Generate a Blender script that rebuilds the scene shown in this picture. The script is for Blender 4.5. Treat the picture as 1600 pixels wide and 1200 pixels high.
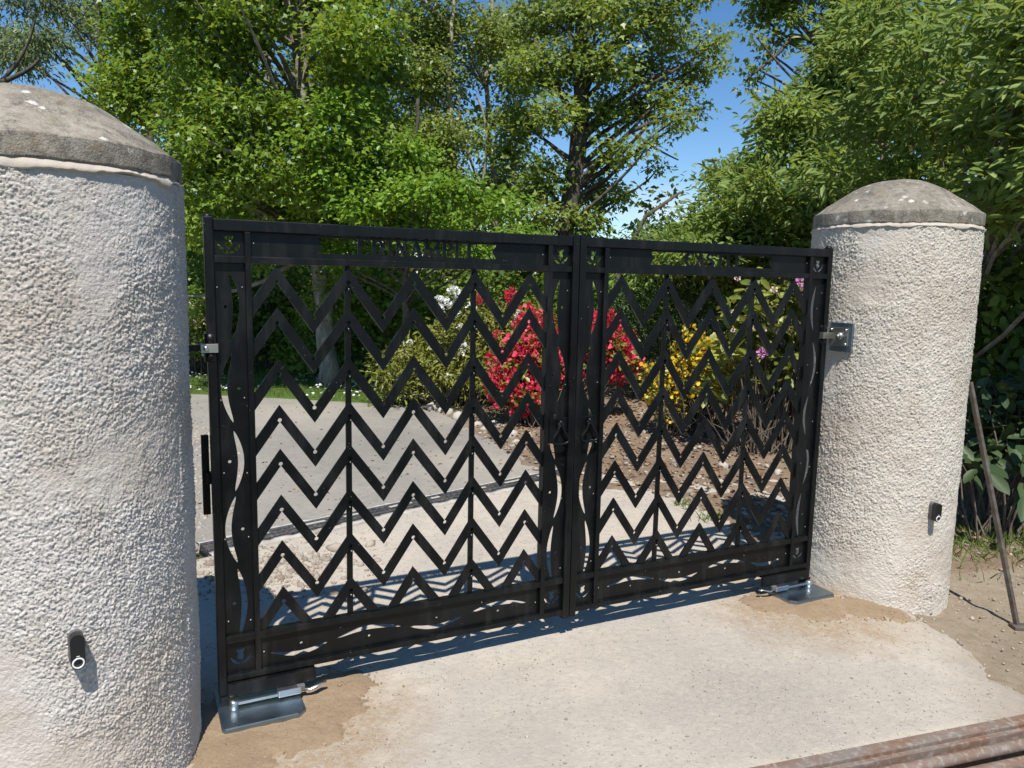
import bpy, bmesh, math
import numpy as np
from mathutils import Vector, Matrix

for o in list(bpy.data.objects): bpy.data.objects.remove(o, do_unlink=True)
scene = bpy.context.scene
COL = scene.collection
R = math.radians

# ------------------------------------------------------------------ camera, sky, sun, exposure
CAM_Z = 1.553
PITCH, ROLL = R(7.607), R(1.114)
FPX = 1195.1
cam_d = bpy.data.cameras.new('camera')
cam_d.sensor_fit = 'HORIZONTAL'; cam_d.sensor_width = 36.0
cam_d.lens = FPX / 1600 * 36.0
cam_d.clip_start = 0.05; cam_d.clip_end = 2000
cam = bpy.data.objects.new('camera', cam_d); COL.objects.link(cam)
cam.matrix_world = Matrix.Translation((0, 0, CAM_Z)) @ Matrix.Rotation(math.pi/2 - PITCH, 4, 'X') @ Matrix.Rotation(ROLL, 4, 'Z')
scene.camera = cam
scene.render.resolution_x = 1024; scene.render.resolution_y = 768

SUN_DIR = Vector((-0.0473, 0.585, -1.0)).normalized()      # the way the light travels
ELEV = math.asin(-SUN_DIR.z)
world = bpy.data.worlds.new('World'); scene.world = world; world.use_nodes = True
wn = world.node_tree.nodes; wl = world.node_tree.links
wn.clear()
w_out = wn.new('ShaderNodeOutputWorld'); w_bg = wn.new('ShaderNodeBackground')
sky = wn.new('ShaderNodeTexSky'); sky.sky_type = 'NISHITA'; sky.sun_disc = False
sky.sun_elevation = ELEV; sky.sun_rotation = R(176)
sky.air_density = 1.0; sky.dust_density = 0.0; sky.ozone_density = 2.0; sky.altitude = 1200
w_bg.inputs['Strength'].default_value = 0.09
# a few small fair-weather clouds low over the horizon, all the way round
tc = wn.new('ShaderNodeTexCoord'); sx = wn.new('ShaderNodeSeparateXYZ')
wl.new(tc.outputs['Generated'], sx.inputs[0])
cmap = wn.new('ShaderNodeMapping'); cmap.inputs['Scale'].default_value = (1, 1, 2.2)
wl.new(tc.outputs['Generated'], cmap.inputs[0])
cn = wn.new('ShaderNodeTexNoise'); cn.inputs['Scale'].default_value = 7.0; cn.inputs['Detail'].default_value = 7
wl.new(cmap.outputs[0], cn.inputs['Vector'])
cr = wn.new('ShaderNodeMapRange'); cr.inputs[1].default_value = 0.50; cr.inputs[2].default_value = 0.66
wl.new(cn.outputs['Fac'], cr.inputs[0])
er = wn.new('ShaderNodeMapRange'); er.inputs[1].default_value = 0.13; er.inputs[2].default_value = 0.05
wl.new(sx.outputs['Z'], er.inputs[0])
mu = wn.new('ShaderNodeMath'); mu.operation = 'MULTIPLY'
wl.new(cr.outputs[0], mu.inputs[0]); wl.new(er.outputs[0], mu.inputs[1])
cm = wn.new('ShaderNodeMix'); cm.data_type = 'RGBA'; cm.inputs['B'].default_value = (8.0, 8.2, 8.6, 1)
hs = wn.new('ShaderNodeHueSaturation'); hs.inputs['Saturation'].default_value = 1.24; hs.inputs['Value'].default_value = 1.20; hs.inputs['Hue'].default_value = 0.50
wl.new(sky.outputs[0], hs.inputs['Color'])
wl.new(mu.outputs[0], cm.inputs['Factor']); wl.new(hs.outputs[0], cm.inputs['A'])
wl.new(cm.outputs['Result'], w_bg.inputs['Color']); wl.new(w_bg.outputs[0], w_out.inputs['Surface'])

sun_d = bpy.data.lights.new('sun', 'SUN'); sun_d.energy = 5.0; sun_d.angle = R(0.53); sun_d.color = (1.0, 0.96, 0.90)
sun = bpy.data.objects.new('sun', sun_d); COL.objects.link(sun)
sun.rotation_euler = SUN_DIR.to_track_quat('-Z', 'Y').to_euler(); sun.location = (0, -6, 12)

scene.view_settings.view_transform = 'Standard'; scene.view_settings.look = 'None'
scene.view_settings.exposure = 0.40; scene.view_settings.gamma = 1.0
scene.view_settings.use_curve_mapping = False

# ------------------------------------------------------------------ helpers
def at(px, py, Y):
    """World point at depth Y (metres ahead) that lies in direction (px, py) of the survey picture."""
    X, Yp = px-800.0, py-600.0
    c, s = math.cos(ROLL), math.sin(ROLL)
    X, Yp = c*X+s*Yp, -s*X+c*Yp
    v = -Yp/FPX; xx = X/FPX
    y = math.cos(PITCH)+v*math.sin(PITCH); z = -math.sin(PITCH)+v*math.cos(PITCH)
    return Vector((xx*Y/y, Y, CAM_Z+z*Y/y))

def tag(o, label=None, cat=None, group=None, kind=None):
    if label: o['label'] = label
    if cat: o['category'] = cat
    if group: o['group'] = group
    if kind: o['kind'] = kind
    return o

def empty(name, loc=(0, 0, 0), rz=0.0):
    o = bpy.data.objects.new(name, None); COL.objects.link(o)
    o.location = loc; o.rotation_euler = (0, 0, rz); o.empty_display_size = 0.1
    return o

def link(name, me, mat, parent=None, smooth=False):
    o = bpy.data.objects.new(name, me); COL.objects.link(o)
    if mat is not None and not me.materials: me.materials.append(mat)
    if parent is not None: o.parent = parent
    if smooth:
        me.polygons.foreach_set('use_smooth', np.ones(len(me.polygons), bool))
    return o

def np_mesh(name, V, faces_flat, counts):
    me = bpy.data.meshes.new(name)
    V = np.ascontiguousarray(V, np.float32)
    me.vertices.add(len(V)); me.vertices.foreach_set('co', V.ravel())
    me.loops.add(len(faces_flat)); me.loops.foreach_set('vertex_index', np.ascontiguousarray(faces_flat, np.int32))
    me.polygons.add(len(counts))
    st = np.zeros(len(counts), np.int32); st[1:] = np.cumsum(counts)[:-1]
    me.polygons.foreach_set('loop_start', st)
    me.update(calc_edges=True)
    return me

def grid_faces(nu, nv, wrap=False):
    i, j = np.meshgrid(np.arange(nu if wrap else nu-1), np.arange(nv-1), indexing='ij')
    i2 = (i+1) % nu
    f = np.stack([i*nv+j, i2*nv+j, i2*nv+j+1, i*nv+j+1], -1).reshape(-1, 4)
    return f

def bm_obj(name, bm, mat, parent=None, smooth=False):
    me = bpy.data.meshes.new(name); bm.normal_update(); bm.to_mesh(me); bm.free()
    return link(name, me, mat, parent, smooth)

def add_box(bm, x0, x1, y0, y1, z0, z1, bev=0.0):
    vs = [bm.verts.new(p) for p in ((x0,y0,z0),(x1,y0,z0),(x1,y1,z0),(x0,y1,z0),(x0,y0,z1),(x1,y0,z1),(x1,y1,z1),(x0,y1,z1))]
    fs = [bm.faces.new([vs[i] for i in f]) for f in ((0,3,2,1),(4,5,6,7),(0,1,5,4),(1,2,6,5),(2,3,7,6),(3,0,4,7))]
    if bev > 0:
        es = list({e for f in fs for e in f.edges})
        bmesh.ops.bevel(bm, geom=es, offset=bev, segments=2, affect='EDGES', profile=0.5)

def box(name, x0, x1, y0, y1, z0, z1, mat, parent=None, bev=0.0018):
    if x0 > x1: x0, x1 = x1, x0
    bm = bmesh.new(); add_box(bm, x0, x1, y0, y1, z0, z1, bev)
    return bm_obj(name, bm, mat, parent)

def tube_arrays(pts, rad, seg=8, cap=True):
    pts = np.asarray(pts, float); n = len(pts)
    rad = np.broadcast_to(np.asarray(rad, float), (n,))
    T = np.gradient(pts, axis=0); T /= np.linalg.norm(T, axis=1)[:, None]+1e-9
    ref = np.array([0, 0, 1.0]) if abs(T[0, 2]) < 0.9 else np.array([1.0, 0, 0])
    V = []
    a = np.linspace(0, 2*np.pi, seg, endpoint=False)
    for k in range(n):
        s = np.cross(T[k], ref); s /= np.linalg.norm(s)+1e-9
        b = np.cross(s, T[k]); ref = b
        V.append(pts[k]+rad[k]*(np.cos(a)[:, None]*s+np.sin(a)[:, None]*b))
    V = np.concatenate(V)
    F = []
    for k in range(n-1):
        for j in range(seg):
            F.append([k*seg+j, k*seg+(j+1) % seg, (k+1)*seg+(j+1) % seg, (k+1)*seg+j])
    if cap:
        F.append(list(range(seg))[::-1]); F.append(list(range((n-1)*seg, n*seg)))
    return V, F

class Acc:
    def __init__(s): s.V = []; s.F = []; s.n = 0
    def add(s, V, F):
        s.V.append(np.asarray(V, float)); s.F += [[i+s.n for i in f] for f in F]; s.n += len(V)
    def tube(s, pts, rad, seg=8, cap=True): s.add(*tube_arrays(pts, rad, seg, cap))
    def obj(s, name, mat, parent=None, smooth=True):
        V = np.concatenate(s.V); me = np_mesh(name, V, np.array([i for f in s.F for i in f]), np.array([len(f) for f in s.F]))
        return link(name, me, mat, parent, smooth)

def lathe(name, prof, mat, parent=None, seg=64, smooth=True):
    prof = np.asarray(prof, float); a = np.linspace(0, 2*np.pi, seg, endpoint=False)
    V = np.stack([np.outer(np.cos(a), prof[:, 0]), np.outer(np.sin(a), prof[:, 0]), np.tile(prof[:, 1], (seg, 1))], -1).reshape(-1, 3)
    f = grid_faces(seg, len(prof), wrap=True)
    me = np_mesh(name, V, f.ravel(), np.full(len(f), 4))
    return link(name, me, mat, parent, smooth)

def plate_mesh(name, outline, holes, thick, y=0.0):
    """Flat plate cut from sheet: outline and holes are lists of (x, z); stands in the xz plane."""
    cu = bpy.data.curves.new(name+'_cut', 'CURVE'); cu.dimensions = '2D'; cu.fill_mode = 'BOTH'; cu.extrude = thick/2
    for loop in [outline]+list(holes):
        sp = cu.splines.new('POLY'); sp.points.add(len(loop)-1); sp.use_cyclic_u = True
        for q, (a, b) in zip(sp.points, loop): q.co = (a, b, 0, 1)
    tmp = bpy.data.objects.new(name+'_tmp', cu); COL.objects.link(tmp)
    dg = bpy.context.evaluated_depsgraph_get(); dg.update()
    me = bpy.data.meshes.new_from_object(tmp.evaluated_get(dg))
    bpy.data.objects.remove(tmp); bpy.data.curves.remove(cu)
    me.transform(Matrix.Translation((0, y, 0)) @ Matrix.Rotation(math.pi/2, 4, 'X'))
    me.name = name
    return me

def circ(cx, cz, r, n=14): return [(cx+r*math.cos(2*math.pi*k/n), cz+r*math.sin(2*math.pi*k/n)) for k in range(n)]

# numpy value noise ------------------------------------------------------------
def vnoise(x, y, seed=0):
    x = np.asarray(x, float); y = np.asarray(y, float)
    xi = np.floor(x).astype(np.int64); yi = np.floor(y).astype(np.int64)
    fx = x-xi; fy = y-yi; fx = fx*fx*(3-2*fx); fy = fy*fy*(3-2*fy)
    def h(a, b):
        n = (a*374761393+b*668265263+seed*1274126177) & 0x7fffffff
        n = ((n ^ (n >> 13))*1274126177) & 0x7fffffff
        return ((n ^ (n >> 16)) & 0xffff)/65535.0
    return (h(xi, yi)*(1-fx)+h(xi+1, yi)*fx)*(1-fy)+(h(xi, yi+1)*(1-fx)+h(xi+1, yi+1)*fx)*fy
def fbm(x, y, seed=0, oct=4):
    s = 0; a = 0.5; t = 0
    for k in range(oct):
        s = s+a*vnoise(np.asarray(x)*2**k, np.asarray(y)*2**k, seed+k*17); t += a; a *= 0.5
    return s/t
def sstep(a, b, x):
    t = np.clip((np.asarray(x, float)-a)/(b-a), 0, 1); return t*t*(3-2*t)

# ------------------------------------------------------------------ materials
class M:
    def __init__(s, name, rough=0.6, metal=0.0, spec=0.5):
        s.m = bpy.data.materials.new(name); s.m.use_nodes = True
        s.n = s.m.node_tree.nodes; s.l = s.m.node_tree.links
        s.b = s.n['Principled BSDF']; s.out = s.n['Material Output']
        s.b.inputs['Roughness'].default_value = rough; s.b.inputs['Metallic'].default_value = metal
        s.b.inputs['Specular IOR Level'].default_value = spec
        s.tc = s.n.new('ShaderNodeTexCoord')
    def noise(s, scale, detail=4, rough=0.55, coord='Object', stretch=None, dist=0.0):
        t = s.n.new('ShaderNodeTexNoise'); t.inputs['Scale'].default_value = scale
        t.inputs['Detail'].default_value = detail; t.inputs['Roughness'].default_value = rough; t.inputs['Distortion'].default_value = dist
        src = s.tc.outputs[coord]
        if stretch:
            mp = s.n.new('ShaderNodeMapping'); mp.inputs['Scale'].default_value = stretch
            s.l.new(src, mp.inputs[0]); src = mp.outputs[0]
        s.l.new(src, t.inputs['Vector']); return t.outputs['Fac']
    def voronoi(s, scale, out='Distance', rnd=1.0):
        t = s.n.new('ShaderNodeTexVoronoi'); t.inputs['Scale'].default_value = scale; t.inputs['Randomness'].default_value = rnd
        s.l.new(s.tc.outputs['Object'], t.inputs['Vector']); return t.outputs[out]
    def rng(s, fac, a, b, c=0.0, d=1.0):
        t = s.n.new('ShaderNodeMapRange'); s.l.new(fac, t.inputs[0])
        for k, v in zip((1, 2, 3, 4), (a, b, c, d)): t.inputs[k].default_value = v
        return t.outputs[0]
    def mix(s, fac, a, b, blend='MIX'):
        t = s.n.new('ShaderNodeMix'); t.data_type = 'RGBA'; t.blend_type = blend
        for sock, v in (('Factor', fac), ('A', a), ('B', b)):
            if isinstance(v, bpy.types.NodeSocket): s.l.new(v, t.inputs[sock])
            elif isinstance(v, (int, float)): t.inputs[sock].default_value = v
            else: t.inputs[sock].default_value = (*v, 1)
        return t.outputs['Result']
    def mul(s, a, b, op='MULTIPLY'):
        t = s.n.new('ShaderNodeMath'); t.operation = op
        for k, v in enumerate((a, b)):
            if isinstance(v, bpy.types.NodeSocket): s.l.new(v, t.inputs[k])
            else: t.inputs[k].default_value = v
        return t.outputs[0]
    def color(s, c):
        if isinstance(c, bpy.types.NodeSocket): s.l.new(c, s.b.inputs['Base Color'])
        else: s.b.inputs['Base Color'].default_value = (*c, 1)
    def rough(s, f): s.l.new(f, s.b.inputs['Roughness'])
    def bump(s, h, strength=0.4, dist=0.01, prev=None):
        t = s.n.new('ShaderNodeBump'); t.inputs['Strength'].default_value = strength; t.inputs['Distance'].default_value = dist
        s.l.new(h, t.inputs['Height'])
        if prev is not None: s.l.new(prev, t.inputs['Normal'])
        s.l.new(t.outputs[0], s.b.inputs['Normal']); return t.outputs[0]

def mat_black(name, base=0.0042):
    k = M(name, 0.34, 0.0, 0.26)
    n = k.noise(9, 5); n2 = k.noise(140, 3)
    dust = k.mul(k.rng(n, 0.48, 0.8), k.rng(n2, 0.35, 0.75))
    c = k.mix(dust, (base*.85, base*1.02, base*1.08), (0.016, 0.016, 0.0155))
    sc = k.mul(k.rng(k.voronoi(95), .13, .08), k.rng(k.noise(17, 3, .6), .60, .66))
    c = k.mix(k.mul(sc, .75), c, (.36, .35, .33))
    stn = k.mul(k.rng(k.noise(3.5, 5, .7, stretch=(3, 3, .5)), .52, .70), .8); c = k.mix(stn, c, (.020, .0195, .0185))
    k.color(c)
    k.rough(k.rng(n, 0.3, 0.7, 0.26, 0.46)); k.bump(n2, 0.12, 0.001)
    return k.m
MAT = {}
MAT['black'] = mat_black('black_satin_paint')

def mat_roughcast(name, c1, c2):
    k = M(name, 0.92, 0, 0.2)
    big = k.noise(2.3, 5, 0.6); mid = k.noise(14, 4); fine = k.noise(260, 3, 0.6)
    c = k.mix(k.rng(big, 0.44, 0.62), c1, c2)
    c = k.mix(k.rng(mid, 0.55, 0.8, 0, 0.45), c, (0.46, 0.41, 0.36))
    c = k.mix(k.rng(fine, 0.55, 0.78, 0, 0.35), c, (0.36, 0.33, 0.30))
    k.color(c); n = k.bump(k.noise(120, 4, 0.7), 0.9, 0.006); k.bump(fine, 0.7, 0.003, n)
    return k.m
MAT['roughcast'] = mat_roughcast('roughcast_harling', (0.60, 0.555, 0.505), (0.52, 0.455, 0.385)); MAT['roughcast2'] = mat_roughcast('cream_roughcast_harling', (0.61, 0.555, 0.47), (0.54, 0.465, 0.375))

def mat_mortar():
    k = M('cement_mortar', 0.9, 0, 0.2); a = k.noise(20, 5); f = k.noise(180, 3)
    k.color(k.mix(a, (0.50, 0.44, 0.365), (0.38, 0.33, 0.27))); k.bump(f, 0.4, 0.003); return k.m
MAT['mortar'] = mat_mortar()

def mat_cap(name, w):
    k = M(name, 0.9, 0, 0.25)
    a = k.noise(5, 6, 0.65); b = k.noise(28, 5, 0.65); f = k.noise(190, 4, 0.6)
    c = k.mix(k.rng(a, 0.35, 0.7), (0.118*w, 0.102*w, 0.078*w), (0.262*w, 0.230*w, 0.182*w))
    c = k.mix(k.rng(b, 0.50, 0.68, 0, 0.8), c, (0.075, 0.068, 0.056))
    c = k.mix(k.rng(f, 0.50, 0.70, 0, 0.7), c, (0.40, 0.37, 0.31))
    och = k.mul(k.rng(k.noise(7, 4, 0.6, stretch=(1, 1, 2)), 0.56, 0.68), k.rng(b, 0.45, 0.6))
    c = k.mix(k.mul(och, 0.55), c, (0.36, 0.24, 0.12))
    v = k.voronoi(16); wob = k.noise(50, 4)
    spot = k.rng(k.mul(v, k.rng(wob, 0.2, 0.9, 0.35, 2.1)), 0.24, 0.16)
    spot = k.mul(spot, k.rng(k.noise(6, 3, 0.5), 0.44, 0.54))
    c = k.mix(k.mul(spot, 0.85), c, (0.62, 0.60, 0.54))
    st_ = k.rng(k.noise(40, 5, .7, stretch=(1, 1, .25)), .52, .72, 0, .6); c = k.mix(st_, c, (.33, .31, .26))
    c = k.mix(k.rng(k.noise(11, 6, .72), .50, .66, 0, .6), c, (0.07*w, .064*w, .052*w))
    k.color(c); n = k.bump(b, 0.8, 0.010); k.bump(f, 0.8, 0.004, n); return k.m
MAT['cap'] = mat_cap('weathered_coping_stone', 1.3); MAT['cap2'] = mat_cap('sooty_coping_stone', 1.05)

def mat_earth(name, c1, c2, c3, s1=1.3, s2=9, grain=220, speck=0.35, rough=0.95, bump=0.5, extra=None):
    k = M(name, rough, 0, 0.15)
    a = k.noise(s1, 6, 0.6); b = k.noise(s2, 6, 0.65); f = k.noise(grain, 4, 0.65); g = k.noise(grain*0.28, 3, 0.6)
    c = k.mix(k.rng(a, 0.36, 0.66), c1, c2)
    c = k.mix(k.rng(b, 0.47, 0.78, 0, 0.75), c, c3)
    m2 = k.noise(grain*0.22, 5, 0.7); m3 = k.noise(s2*3.1, 5, 0.7)
    c = k.mix(k.rng(m3, 0.50, 0.72, 0, 0.45), c, tuple(v*0.62 for v in c1))
    c = k.mix(k.rng(m2, 0.57, 0.70, 0, speck*1.3), c, tuple(v*0.42 for v in c1))
    c = k.mix(k.rng(m2, 0.42, 0.30, 0, speck*0.9), c, tuple(min(0.75, v*1.35) for v in c1))
    c = k.mix(k.rng(f, 0.56, 0.74, 0, speck), c, tuple(v*0.40 for v in c1))
    for (fn, cc) in (extra or []): c = k.mix(fn(k), c, cc)
    c = k.mix(k.rng(f, 0.42, 0.28, 0, speck), c, tuple(min(0.8, v*1.45) for v in c1))
    k.color(c); n = k.bump(m2, bump*1.2, 0.005); n = k.bump(g, bump, 0.004, n); k.bump(f, bump, 0.003, n); return k.m
def near(cx, cy, r0, r1, amp=.5, sc=6):
    """Noisy round patch of spilled material about a point on the ground."""
    def fn(k):
        d = k.n.new('ShaderNodeVectorMath'); d.operation = 'DISTANCE'; d.inputs[1].default_value = (cx, cy, 0); k.l.new(k.tc.outputs['Object'], d.inputs[0])
        w = k.mul(k.noise(sc, 6, 0.7), amp); e = k.mul(d.outputs['Value'], w, 'ADD')
        e = k.mul(e, amp*.5, 'SUBTRACT')
        return k.mul(k.rng(e, r1, r0), k.rng(k.noise(45, 4, .7), .35, .6, .35, 1))
    return fn
def beyond_x(x0, x1, slope, amp=1.0):
    def fn(k):
        sp = k.n.new('ShaderNodeSeparateXYZ'); k.l.new(k.tc.outputs['Object'], sp.inputs[0])
        e = k.mul(sp.outputs['X'], k.mul(sp.outputs['Y'], -slope), 'ADD'); e = k.mul(e, k.mul(k.noise(3.5, 6, .7), amp), 'ADD')
        return k.mul(k.rng(e, x0, x1), .85)
    return fn
MAT['pad'] = mat_earth('compacted_fines', (0.440, 0.392, 0.325), (0.362, 0.328, 0.280), (0.490, 0.425, 0.342), 1.6, 7, 150, 0.34, bump=0.8,
  extra=[(near(-.78, 2.54, .30, .56, .6, 7), (0.30, 0.222, 0.145)), (near(1.46, 3.60, .28, .54, .6, 7), (0.30, 0.222, 0.145)), (near(.95, 2.85, .1, .75, .8, 4), (0.30, 0.275, 0.235)), (near(.05, 2.5, .05, .5, .6, 4), (0.33, 0.30, 0.255)), (beyond_x(1.75, 2.30, .16, .9), (0.235, 0.19, 0.138))])
MAT['sand'] = mat_earth('builders_sand', (0.300, 0.218, 0.140), (0.245, 0.176, 0.110), (0.345, 0.262, 0.175), 3, 14, 300, 0.4, bump=0.8)
MAT['soil'] = mat_earth('garden_soil', (0.175, 0.125, 0.085), (0.24, 0.18, 0.125), (0.10, 0.072, 0.05), 1.6, 12, 120, 0.45, bump=0.9)
MAT['dirt'] = mat_earth('dry_dirt', (0.26, 0.21, 0.15), (0.19, 0.15, 0.105), (0.31, 0.265, 0.20), 1.6, 9, 140, 0.45, bump=0.9)
MAT['tarmac'] = mat_earth('old_tarmac', (0.275, 0.255, 0.220), (0.225, 0.212, 0.188), (0.310, 0.282, 0.238), 0.9, 4, 110, 0.55, bump=0.8, extra=[(near(-1.2, 7.2, .2, 1.3, 1.6, 2.5), (0.20, 0.188, 0.165)), (near(-2.6, 8.8, .2, 1.2, 1.6, 2.5), (0.33, 0.30, 0.25)), (near(-.3, 6.6, .1, .8, 1.0, 3), (0.33, 0.295, 0.24))])
MAT['terrain'] = mat_earth('woodland_floor', (0.06, 0.055, 0.03), (0.045, 0.06, 0.02), (0.08, 0.06, 0.04), 0.6, 4, 60, 0.4)
MAT['turf'] = mat_earth('turf', (0.075, 0.125, 0.022), (0.055, 0.095, 0.018), (0.10, 0.14, 0.03), 1.2, 8, 60, 0.4)

def mat_stone(name, c1, c2):
    k = M(name, 0.9, 0, 0.2)
    oi = k.n.new('ShaderNodeNewGeometry'); a = k.noise(25, 4)
    c = k.mix(oi.outputs['Random Per Island'], c1, c2); c = k.mix(k.rng(a, 0.45, 0.75, 0, 0.5), c, tuple(v*0.6 for v in c1))
    k.color(c); k.bump(k.noise(160, 3), 0.4, 0.003); return k.m
MAT['pebble'] = mat_stone('pale_chippings', (0.50, 0.44, 0.36), (0.20, 0.175, 0.15))
MAT['gravel'] = mat_stone('crushed_gravel', (0.42, 0.37, 0.30), (0.22, 0.175, 0.14))
MAT['rock'] = mat_stone('edging_rock', (0.46, 0.43, 0.37), (0.36, 0.33, 0.28))
MAT['litter'] = mat_stone('dead_leaf_litter', (0.30, 0.19, 0.10), (0.13, 0.08, 0.05))

def mat_metal(name, c, rough, blotch=0.1):
    k = M(name, rough, 1.0); a = k.noise(11, 4); f = k.noise(90, 3)
    k.color(k.mix(a, c, tuple(v*0.72 for v in c))); k.rough(k.rng(a, 0.3, 0.7, rough-blotch, rough+blotch)); k.bump(f, 0.06, 0.001)
    return k.m
MAT['zinc'] = mat_metal('zinc_plated_steel', (0.33, 0.41, 0.47), 0.36)
MAT['galv'] = mat_metal('galvanised_steel', (0.55, 0.52, 0.44), 0.5)
MAT['steel'] = mat_metal('dull_steel_plate', (0.36, 0.36, 0.32), 0.45)
MAT['bright'] = mat_metal('bright_steel', (0.74, 0.75, 0.74), 0.3)

def mat_rust(name, a1, a2, a3):
    k = M(name, 0.8, 0.25, 0.3); a = k.noise(7, 6, 0.65, stretch=(0.6, 2, 2)); b = k.noise(45, 5, 0.65)
    c = k.mix(k.rng(a, 0.4, 0.62), a1, a2); c = k.mix(k.rng(b, 0.5, 0.7, 0, 0.8), c, a3)
    k.color(c); k.bump(b, 0.5, 0.002); return k.m
MAT['rust'] = mat_rust('rusty_steel', (0.20, 0.115, 0.075), (0.21, 0.175, 0.15), (0.36, 0.32, 0.27))
MAT['rustbar'] = mat_rust('weathered_iron_bar', (0.075, 0.062, 0.05), (0.13, 0.12, 0.10), (0.15, 0.085, 0.05))
MAT['darkrail'] = mat_rust('dark_drain_bar', (0.035, 0.037, 0.042), (0.07, 0.07, 0.07), (0.20, 0.19, 0.17))
def mat_simple(name, c, rough=0.5, spec=0.5, var=0.25, scale=30):
    k = M(name, rough, 0, spec); a = k.noise(scale, 4)
    k.color(k.mix(a, c, tuple(v*(1-var) for v in c))); return k.m
MAT['concrete'] = mat_earth('pale_concrete', (0.42, 0.40, 0.36), (0.33, 0.31, 0.28), (0.50, 0.47, 0.42), 4, 18, 160, 0.3)
MAT['plastic'] = mat_simple('black_plastic', (0.012, 0.012, 0.013), 0.35)
MAT['plasticgrey'] = mat_simple('grey_plastic_back', (0.12, 0.12, 0.12), 0.5)
MAT['lens'] = mat_simple('smoked_lens', (0.006, 0.006, 0.007), 0.08)
MAT['whitering'] = mat_simple('white_ring', (0.75, 0.75, 0.73), 0.4)
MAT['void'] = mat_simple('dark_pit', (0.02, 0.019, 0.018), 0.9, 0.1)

def mat_bark(name, c1, c2, c3):
    k = M(name, 0.95, 0, 0.15); a = k.noise(6, 6, 0.65, stretch=(2, 2, 0.5)); b = k.noise(30, 5, 0.65, stretch=(2, 2, 0.6))
    c = k.mix(k.rng(a, 0.4, 0.6), c1, c2); c = k.mix(k.rng(b, 0.5, 0.7, 0, 0.8), c, c3)
    k.color(c); k.bump(b, 0.8, 0.02); return k.m
MAT['bark'] = mat_bark('grey_bark', (0.20, 0.175, 0.145), (0.34, 0.31, 0.26), (0.08, 0.07, 0.055))
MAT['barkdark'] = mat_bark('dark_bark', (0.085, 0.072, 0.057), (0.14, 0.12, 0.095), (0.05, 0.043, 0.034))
MAT['twig'] = mat_bark('bare_twig', (0.17, 0.145, 0.115), (0.11, 0.085, 0.065), (0.08, 0.06, 0.045))
MAT['barkpale'] = mat_bark('pale_bark', (0.33, 0.28, 0.21), (0.42, 0.38, 0.31), (0.17, 0.14, 0.10))

def mat_leaf(name, dark, mid, light, trans=0.40, rough=0.42, spec=0.45):
    k = M(name, rough, 0, spec)
    at_ = k.n.new('ShaderNodeAttribute'); at_.attribute_name = 'tone'
    r = k.n.new('ShaderNodeValToRGB'); k.l.new(at_.outputs['Fac'], r.inputs[0])
    e = r.color_ramp.elements; e[0].color = (*dark, 1); e[1].color = (*light, 1); e[0].position = 0.05; e[1].position = 0.95
    m_ = r.color_ramp.elements.new(0.5); m_.color = (*mid, 1)
    k.color(r.outputs[0])
    tr = k.n.new('ShaderNodeBsdfTranslucent')
    br = k.mix(0.55, r.outputs[0], tuple(min(1, v) for v in (light[0]*1.5, light[1]*1.35, light[2]*0.8)))
    k.l.new(br, tr.inputs['Color'])
    mx = k.n.new('ShaderNodeMixShader'); mx.inputs[0].default_value = trans
    k.l.new(k.b.outputs[0], mx.inputs[1]); k.l.new(tr.outputs[0], mx.inputs[2]); k.l.new(mx.outputs[0], k.out.inputs['Surface'])
    return k.m
MAT['sycamore'] = mat_leaf('sycamore_leaf', (0.073, 0.149, 0.019), (0.153, 0.253, 0.029), (0.304, 0.387, 0.045))
MAT['beech'] = mat_leaf('beech_leaf', (0.084, 0.179, 0.014), (0.151, 0.271, 0.022), (0.246, 0.369, 0.042), 0.4)
MAT['oak'] = mat_leaf('oak_leaf', (0.094, 0.157, 0.035), (0.178, 0.259, 0.050), (0.346, 0.407, 0.079))
MAT['birch'] = mat_leaf('light_leaf', (0.103, 0.166, 0.030), (0.190, 0.259, 0.050), (0.301, 0.355, 0.075))
MAT['ash'] = mat_leaf('feathery_leaf', (0.083, 0.120, 0.045), (0.135, 0.188, 0.068), (0.210, 0.262, 0.098), 0.3)
MAT['willow'] = mat_leaf('long_glossy_leaf', (0.087, 0.159, 0.032), (0.163, 0.249, 0.054), (0.289, 0.363, 0.089), 0.42, 0.5, 0.35)
MAT['wood'] = mat_leaf('wood_leaf', (0.064, 0.117, 0.021), (0.125, 0.195, 0.033), (0.238, 0.303, 0.052), 0.40, 0.6, 0.3)
MAT['yew'] = mat_leaf('fine_evergreen_leaf', (0.022, 0.055, 0.014), (0.045, 0.095, 0.024), (0.090, 0.150, 0.040), 0.15, 0.5)
MAT['azalea'] = mat_leaf('azalea_leaf', (0.090, 0.120, 0.020), (0.185, 0.205, 0.035), (0.310, 0.300, 0.060), 0.3, 0.4)
MAT['rhodo'] = mat_leaf('rhododendron_leaf', (0.085, 0.130, 0.022), (0.190, 0.225, 0.040), (0.330, 0.330, 0.075), 0.25, 0.45, 0.45)
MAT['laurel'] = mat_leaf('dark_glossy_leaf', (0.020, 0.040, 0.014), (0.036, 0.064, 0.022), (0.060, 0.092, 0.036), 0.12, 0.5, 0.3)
MAT['grass'] = mat_leaf('grass_blade', (0.060, 0.105, 0.015), (0.110, 0.170, 0.025), (0.190, 0.235, 0.050), 0.35, 0.5)
MAT['red'] = mat_leaf('red_petal', (0.273, 0.008, 0.025), (0.609, 0.022, 0.062), (0.861, 0.119, 0.190), 0.3, 0.5, 0.3)
MAT['yellow'] = mat_leaf('yellow_petal', (0.62, 0.34, 0.012), (0.78, 0.50, 0.020), (0.85, 0.64, 0.060), 0.3, 0.5, 0.3)
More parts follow.
